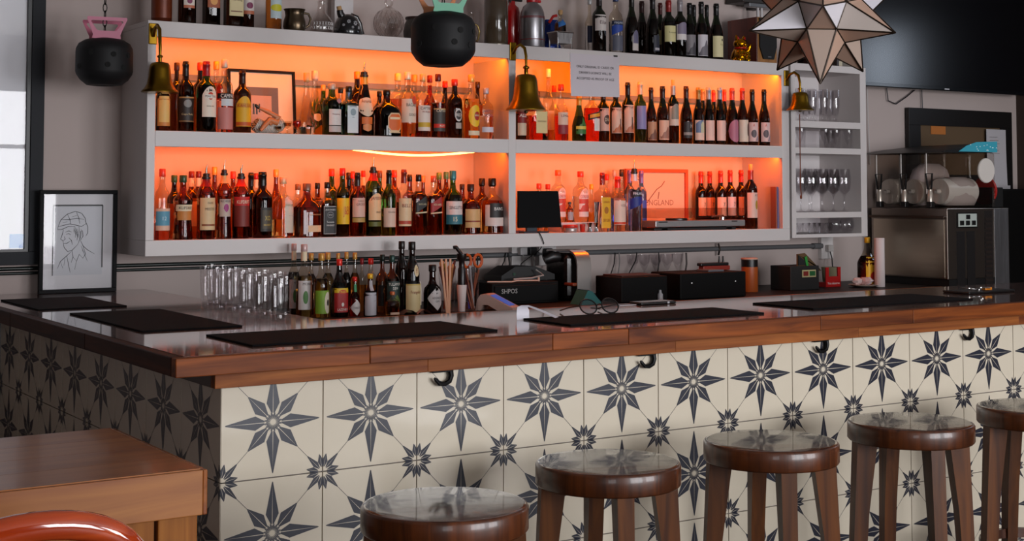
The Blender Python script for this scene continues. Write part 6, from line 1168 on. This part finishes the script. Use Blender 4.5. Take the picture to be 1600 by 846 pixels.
p = onbar(917, 479); t = thing('blue_card_stand', 'small slanted blue and green card stand behind the spectacles', 'stand', (p.x-.02, p.y+.02, ZM)); t.scale = (K, K, K); MB().prism([(0, 0), (.09, 0), (.09, .006), (.05, .048), (.03, .052)], 0, .07).obj('stand', pm('2a6a68', .4), t); m = MB(); m.add([(.034, -.001, .0535), (.093, -.001, .008), (.093, .071, .008), (.034, .071, .0535)], [(0, 1, 2, 3)]); m.obj('card', pm('56549a', .35), t, fix=False)
# black boxes
p = onbar(974, 476); q = onbar(1062, 470); t = thing('black_till_box', 'black box with orange lit top beside the pod machine', 'box', (p.x, p.y+.02, ZM)); t.scale = (K, K, K); hb = (at(974, 434, Y=p.y+.02).z-ZM)/K
MB().box(0, .22, 0, .16, 0, hb, 0, .004).obj('casing', pm('080707', .6, spec=.15), t); MB().box(.02, .20, .02, .14, hb, hb+.006, 0, .002).obj('tray', pm('3a1a10', .4), t)
p = onbar(1066, 471); t = thing('black_tool_case', 'long black case with two small studs in front of the wall', 'case', (p.x, p.y+.02, ZM)); t.scale = (K, K, K); hb = (at(1066, 428, Y=p.y+.02).z-ZM)/K; q = at(1166, 460, Y=p.y+.02); cw = (q.x-p.x)/K
MB().box(0, cw, 0, .18, 0, hb, 0, .005).obj('casing', pm('090808', .6, spec=.15), t)
for u in (.17, .83): MB().lathe([(0, 0), (.003, .001), (.003, .003)], 8, axis='Y', c=(cw*u, -.004, hb*.62)).obj('stud', CHROME, t)
MB().box(cw*.5, cw*.74, .03, .10, hb, hb+.008, 0, .002).obj('grey_pad', pm('5a5a60', .5), t)
p2 = t.location.copy(); t = thing('red_black_stapler', 'black and red gadget with two prongs on the black case', 'gadget', (p2.x+cw*K*.60, p2.y+.13, ZM+hb*K+.0008)); t.scale = (K, K, K); MB().box(0, .14, 0, .03, 0, .018, 0, .003).obj('red_base', pm('8a2a1c', .4), t); MB().box(-.01, .135, .002, .03, .018, .030, 0, .003).obj('black_top', pm('0c0a0a', .4), t)
for dx in (.095, .115): MB().tube([(dx, .015, .028), (dx, .015, .055)], [.005, .003], 8).obj('prong', pm('0c0a0a', .4), t)
p = onbar(1178, 457); t = thing('orange_tube', 'orange cardboard tube with black band and pale lid', 'tube', (p.x, p.y+.04, ZM)); t.scale = (K, K, K); hb = (at(1178, 403, Y=p.y+.04).z-ZM)/K; R = .034
MB().lathe([(R-.001, 0), (R, .002), (R, hb*.74)], 24).obj('tube_body', pm('a8501c', .4), t); MB().lathe([(R, hb*.74), (R, hb*.96)], 24, capb=False, capt=False).obj('black_band', pm('121010', .35), t); MB().lathe([(R+.001, hb*.955), (R+.0015, hb*.96), (R+.0015, hb-.001), (R-.002, hb)], 24).obj('lid', pm('c8a08c', .5), t)
# coupe glasses
src = None
for px in (988, 1006, 1024, 1042, 1058):
    yy = 2.40; p_ = at(px, 302, Y=yy)
    if src is None:
        src = thing('coupe_glass', 'stemmed cocktail coupe standing behind the black boxes', 'glass', (p_.x, yy, ZM), 0, 'cocktail coupes behind the black boxes'); src.scale = (K, K, K); MB().lathe(gwall([(.0005, 0), (.022, 0), (.022, .002), (.006, .008), (.004, .02), (.004, .09), (.010, .10), (.022, .125), (.025, .155)], .105, .0012), 18, capt=False, capb=False).obj('glass_bowl', CG, src, sharp=60)
    else: c = copy_tree(src); c.location = (p_.x, yy, ZM)
# card, phone, sheet and tags between drawer and mat
p = at(985, 484, Z=ZC); t = thing('paper_slips', 'white paper slips lying beside the phone', 'paper', (p.x-.08, .56, ZC+.0005)); MB().box(0, .17, 0, .06, 0, .002).obj('slip', pm('a8928c', .6), t); MB().box(.12, .20, .04, .10, .002, .005).obj('slip', pm('a8a4a8', .6), t)
p = at(1042, 477, Z=ZC); t = thing('mobile_phone', 'dark mobile phone lying flat in front of the black box', 'phone', (p.x-.09, .61, ZC+.0005)); MB().box(0, .17, 0, .075, 0, .009, 0, .003).obj('shell', pm('0c0a0a', .3), t); MB().box(.005, .165, .004, .071, .009, .0098).obj('screen', pm('060608', .1), t); MB().box(.125, .135, -.002, .0, .002, .009).obj('side_button', pm('a8a8ac', .3), t)
p = onbar(1033, 476); t = thing('small_dropper', 'tiny white dropper bottle beside the phone', 'bottle', (p.x, p.y+.012, ZM)); t.scale = (K, K, K); MB().lathe([(.010, 0), (.011, .002), (.011, .026), (.006, .032), (.005, .042)], 14).obj('dropper_body', pm('a8a8ac', .4), t)
# carton display, red box, plate, roll
p = onbar(1238, 455); t = thing('carton_display', 'dark open cardboard display with a colourful badge', 'box', (p.x, p.y+.02, ZM)); t.scale = (K, K, K); hb = (at(1238, 402, Y=p.y+.02).z-ZM)/K
MB().box(0, .165, 0, .12, 0, hb*.72, 0, .002).obj('tray', pm('14100e', .6), t); MB().prism([(.05, hb*.70), (.05, hb*1.08), (.095, hb*1.10), (.19, hb*.55), (.165, hb*.55), (.165, hb*.70)], .01, .016).obj('flap', pm('5a4020', .6), t); MB().prism([(.052, hb*.74), (.052, hb*1.05), (.115, hb*.74)], .005, .0095).obj('black_corner', pm('0c0c0c', .6), t); MB().prism([(.085, hb*.98), (.098, hb*1.02), (.108, hb*.72), (.095, hb*.72)], .003, .0048).obj('green_stripe', pm('2a8a34', .5), t)
MB().box(.065, .145, -.002, 0, hb*.38, hb*.60).obj('badge', pm('b0a478', .5), t); MB().box(.072, .100, -.003, -.002, hb*.42, hb*.56).obj('badge_red', pm('7a2018', .5), t); MB().box(.108, .140, -.003, -.002, hb*.42, hb*.56).obj('badge_green', pm('1a5a2a', .5), t)
p = onbar(1293, 449); t = thing('red_holder', 'open red card holder beside the carton display', 'holder', (p.x-.02, p.y, ZM)); t.scale = (K, K, K); MB().prism([(0, 0), (.09, 0), (.09, .085), (.072, .085), (.072, .045), (.018, .045), (.018, .085), (0, .085)], 0, .006).box(0, .09, .006, .05, 0, .02).obj('holder', pm('a81414', .4), t)
flat_text('lettering', 'You deserve', pm('e8d8d4', .5), t, .010, lambda x, z_: (.045+x, -.0008, .016+z_), .075)
t = thing('ceramic_cup', 'small olive cup behind the red card holder', 'cup', (p.x+.13, p.y+.12, ZM)); t.scale = (K, K, K); MB().lathe([(.024, 0), (.028, .004), (.034, .075), (.036, .08), (.031, .078), (.025, .01), (0, .008)], 20, capt=False).obj('cup_body', pm('8a8468', .4), t)
p = onbar(1340, 447); t = thing('small_plate', 'shallow white plate near the hot sauce', 'plate', (p.x-.06, p.y-.09, ZM)); MB().lathe([(.04, 0), (.055, .002), (.085, .014), (.083, .016), (.05, .006), (0, .005)], 28, capt=False).obj('dish', pm('b0a498', .3), t)
t2 = thing('crumpled_napkins', 'crumpled white and red napkins heaped on the plate', 'napkins', (p.x-.06, p.y-.09, ZM+.0085)); random.seed(9)
for k2, (cx, cy, c, rr) in enumerate(((-.05, 0, 'd0b8b4', .032), (.0, -.01, 'c8a09c', .036), (.045, .005, 'd4c8cc', .032), (.02, .02, 'c05a50', .026))):
    m = MB(); vs = []
    for j in range(7):
        for i in range(12): a = 2*PI*i/12; r = rr*math.sin(.25+j*.4)*(1+.28*random.uniform(-1, 1)); vs.append((cx+r*math.cos(a), cy+r*.8*math.sin(a), .002+.0075*j))
    m.add(vs, [(j*12+i, j*12+(i+1) % 12, (j+1)*12+(i+1) % 12, (j+1)*12+i) for j in range(6) for i in range(12)]+[tuple(range(12))[::-1], tuple(72+i for i in range(12))]); m.obj('napkin', pm(c, .8), t2, sharp=20)
p = onbar(1377, 449); t = thing('white_roll', 'slim upright white paper roll beside the hot sauce', 'roll', (p.x, p.y+.02, ZM)); t.scale = (K, K, K); hb = (at(1377, 372, Y=p.y+.02).z-ZM)/K; MB().lathe([(.021, 0), (.022, .001), (.022, hb-.001), (.021, hb), (.008, hb), (.008, hb-.02)], 22, capt=False).obj('paper', pm('d2c4c2', .8), t)
# keys and dark clutter at the far end
p = at(1505, 458, Z=ZC); o = MB().box(0, .30, 0, .14, 0, .010, 0, .004).obj('dark_tray', pm('0c0808', .4), None, (p.x-.06, p.y-.08, ZC)); tag(o, 'flat dark tray under the bunch of keys', 'tray')
t = thing('key_bunch', 'bunch of keys with an orange tag on the dark tray', 'keys', (at(1562, 455, Z=ZC+.012).x-.05, p.y-.035, ZC+.0104)); m = MB()
MB().tube([(.016*math.cos(a), .016*math.sin(a), .006) for a in [2*PI*i/14 for i in range(14)]], .0016, 5, closed=True).obj('key_ring', CHROME, t)
for i, a in enumerate((.2, 1.0, 1.9, -.6, -1.6)):
    m = MB(); c_, s_ = math.cos(a), math.sin(a); m.lathe([(0, 0), (.011, 0), (.011, .003), (0, .003)], 12, c=(.028*c_, .028*s_, .002+.003*i)); m.tube([(.034*c_, .034*s_, .0035+.003*i), (.065*c_, .065*s_, .0035+.003*i)], .0028, 5); m.obj('key', pm('b8b4b0', .25, 1), t)
MB().box(.03, .075, -.03, -.008, .002, .014, 0, .003).obj('orange_tag', pm('c07018', .4), t)
random.seed(7)
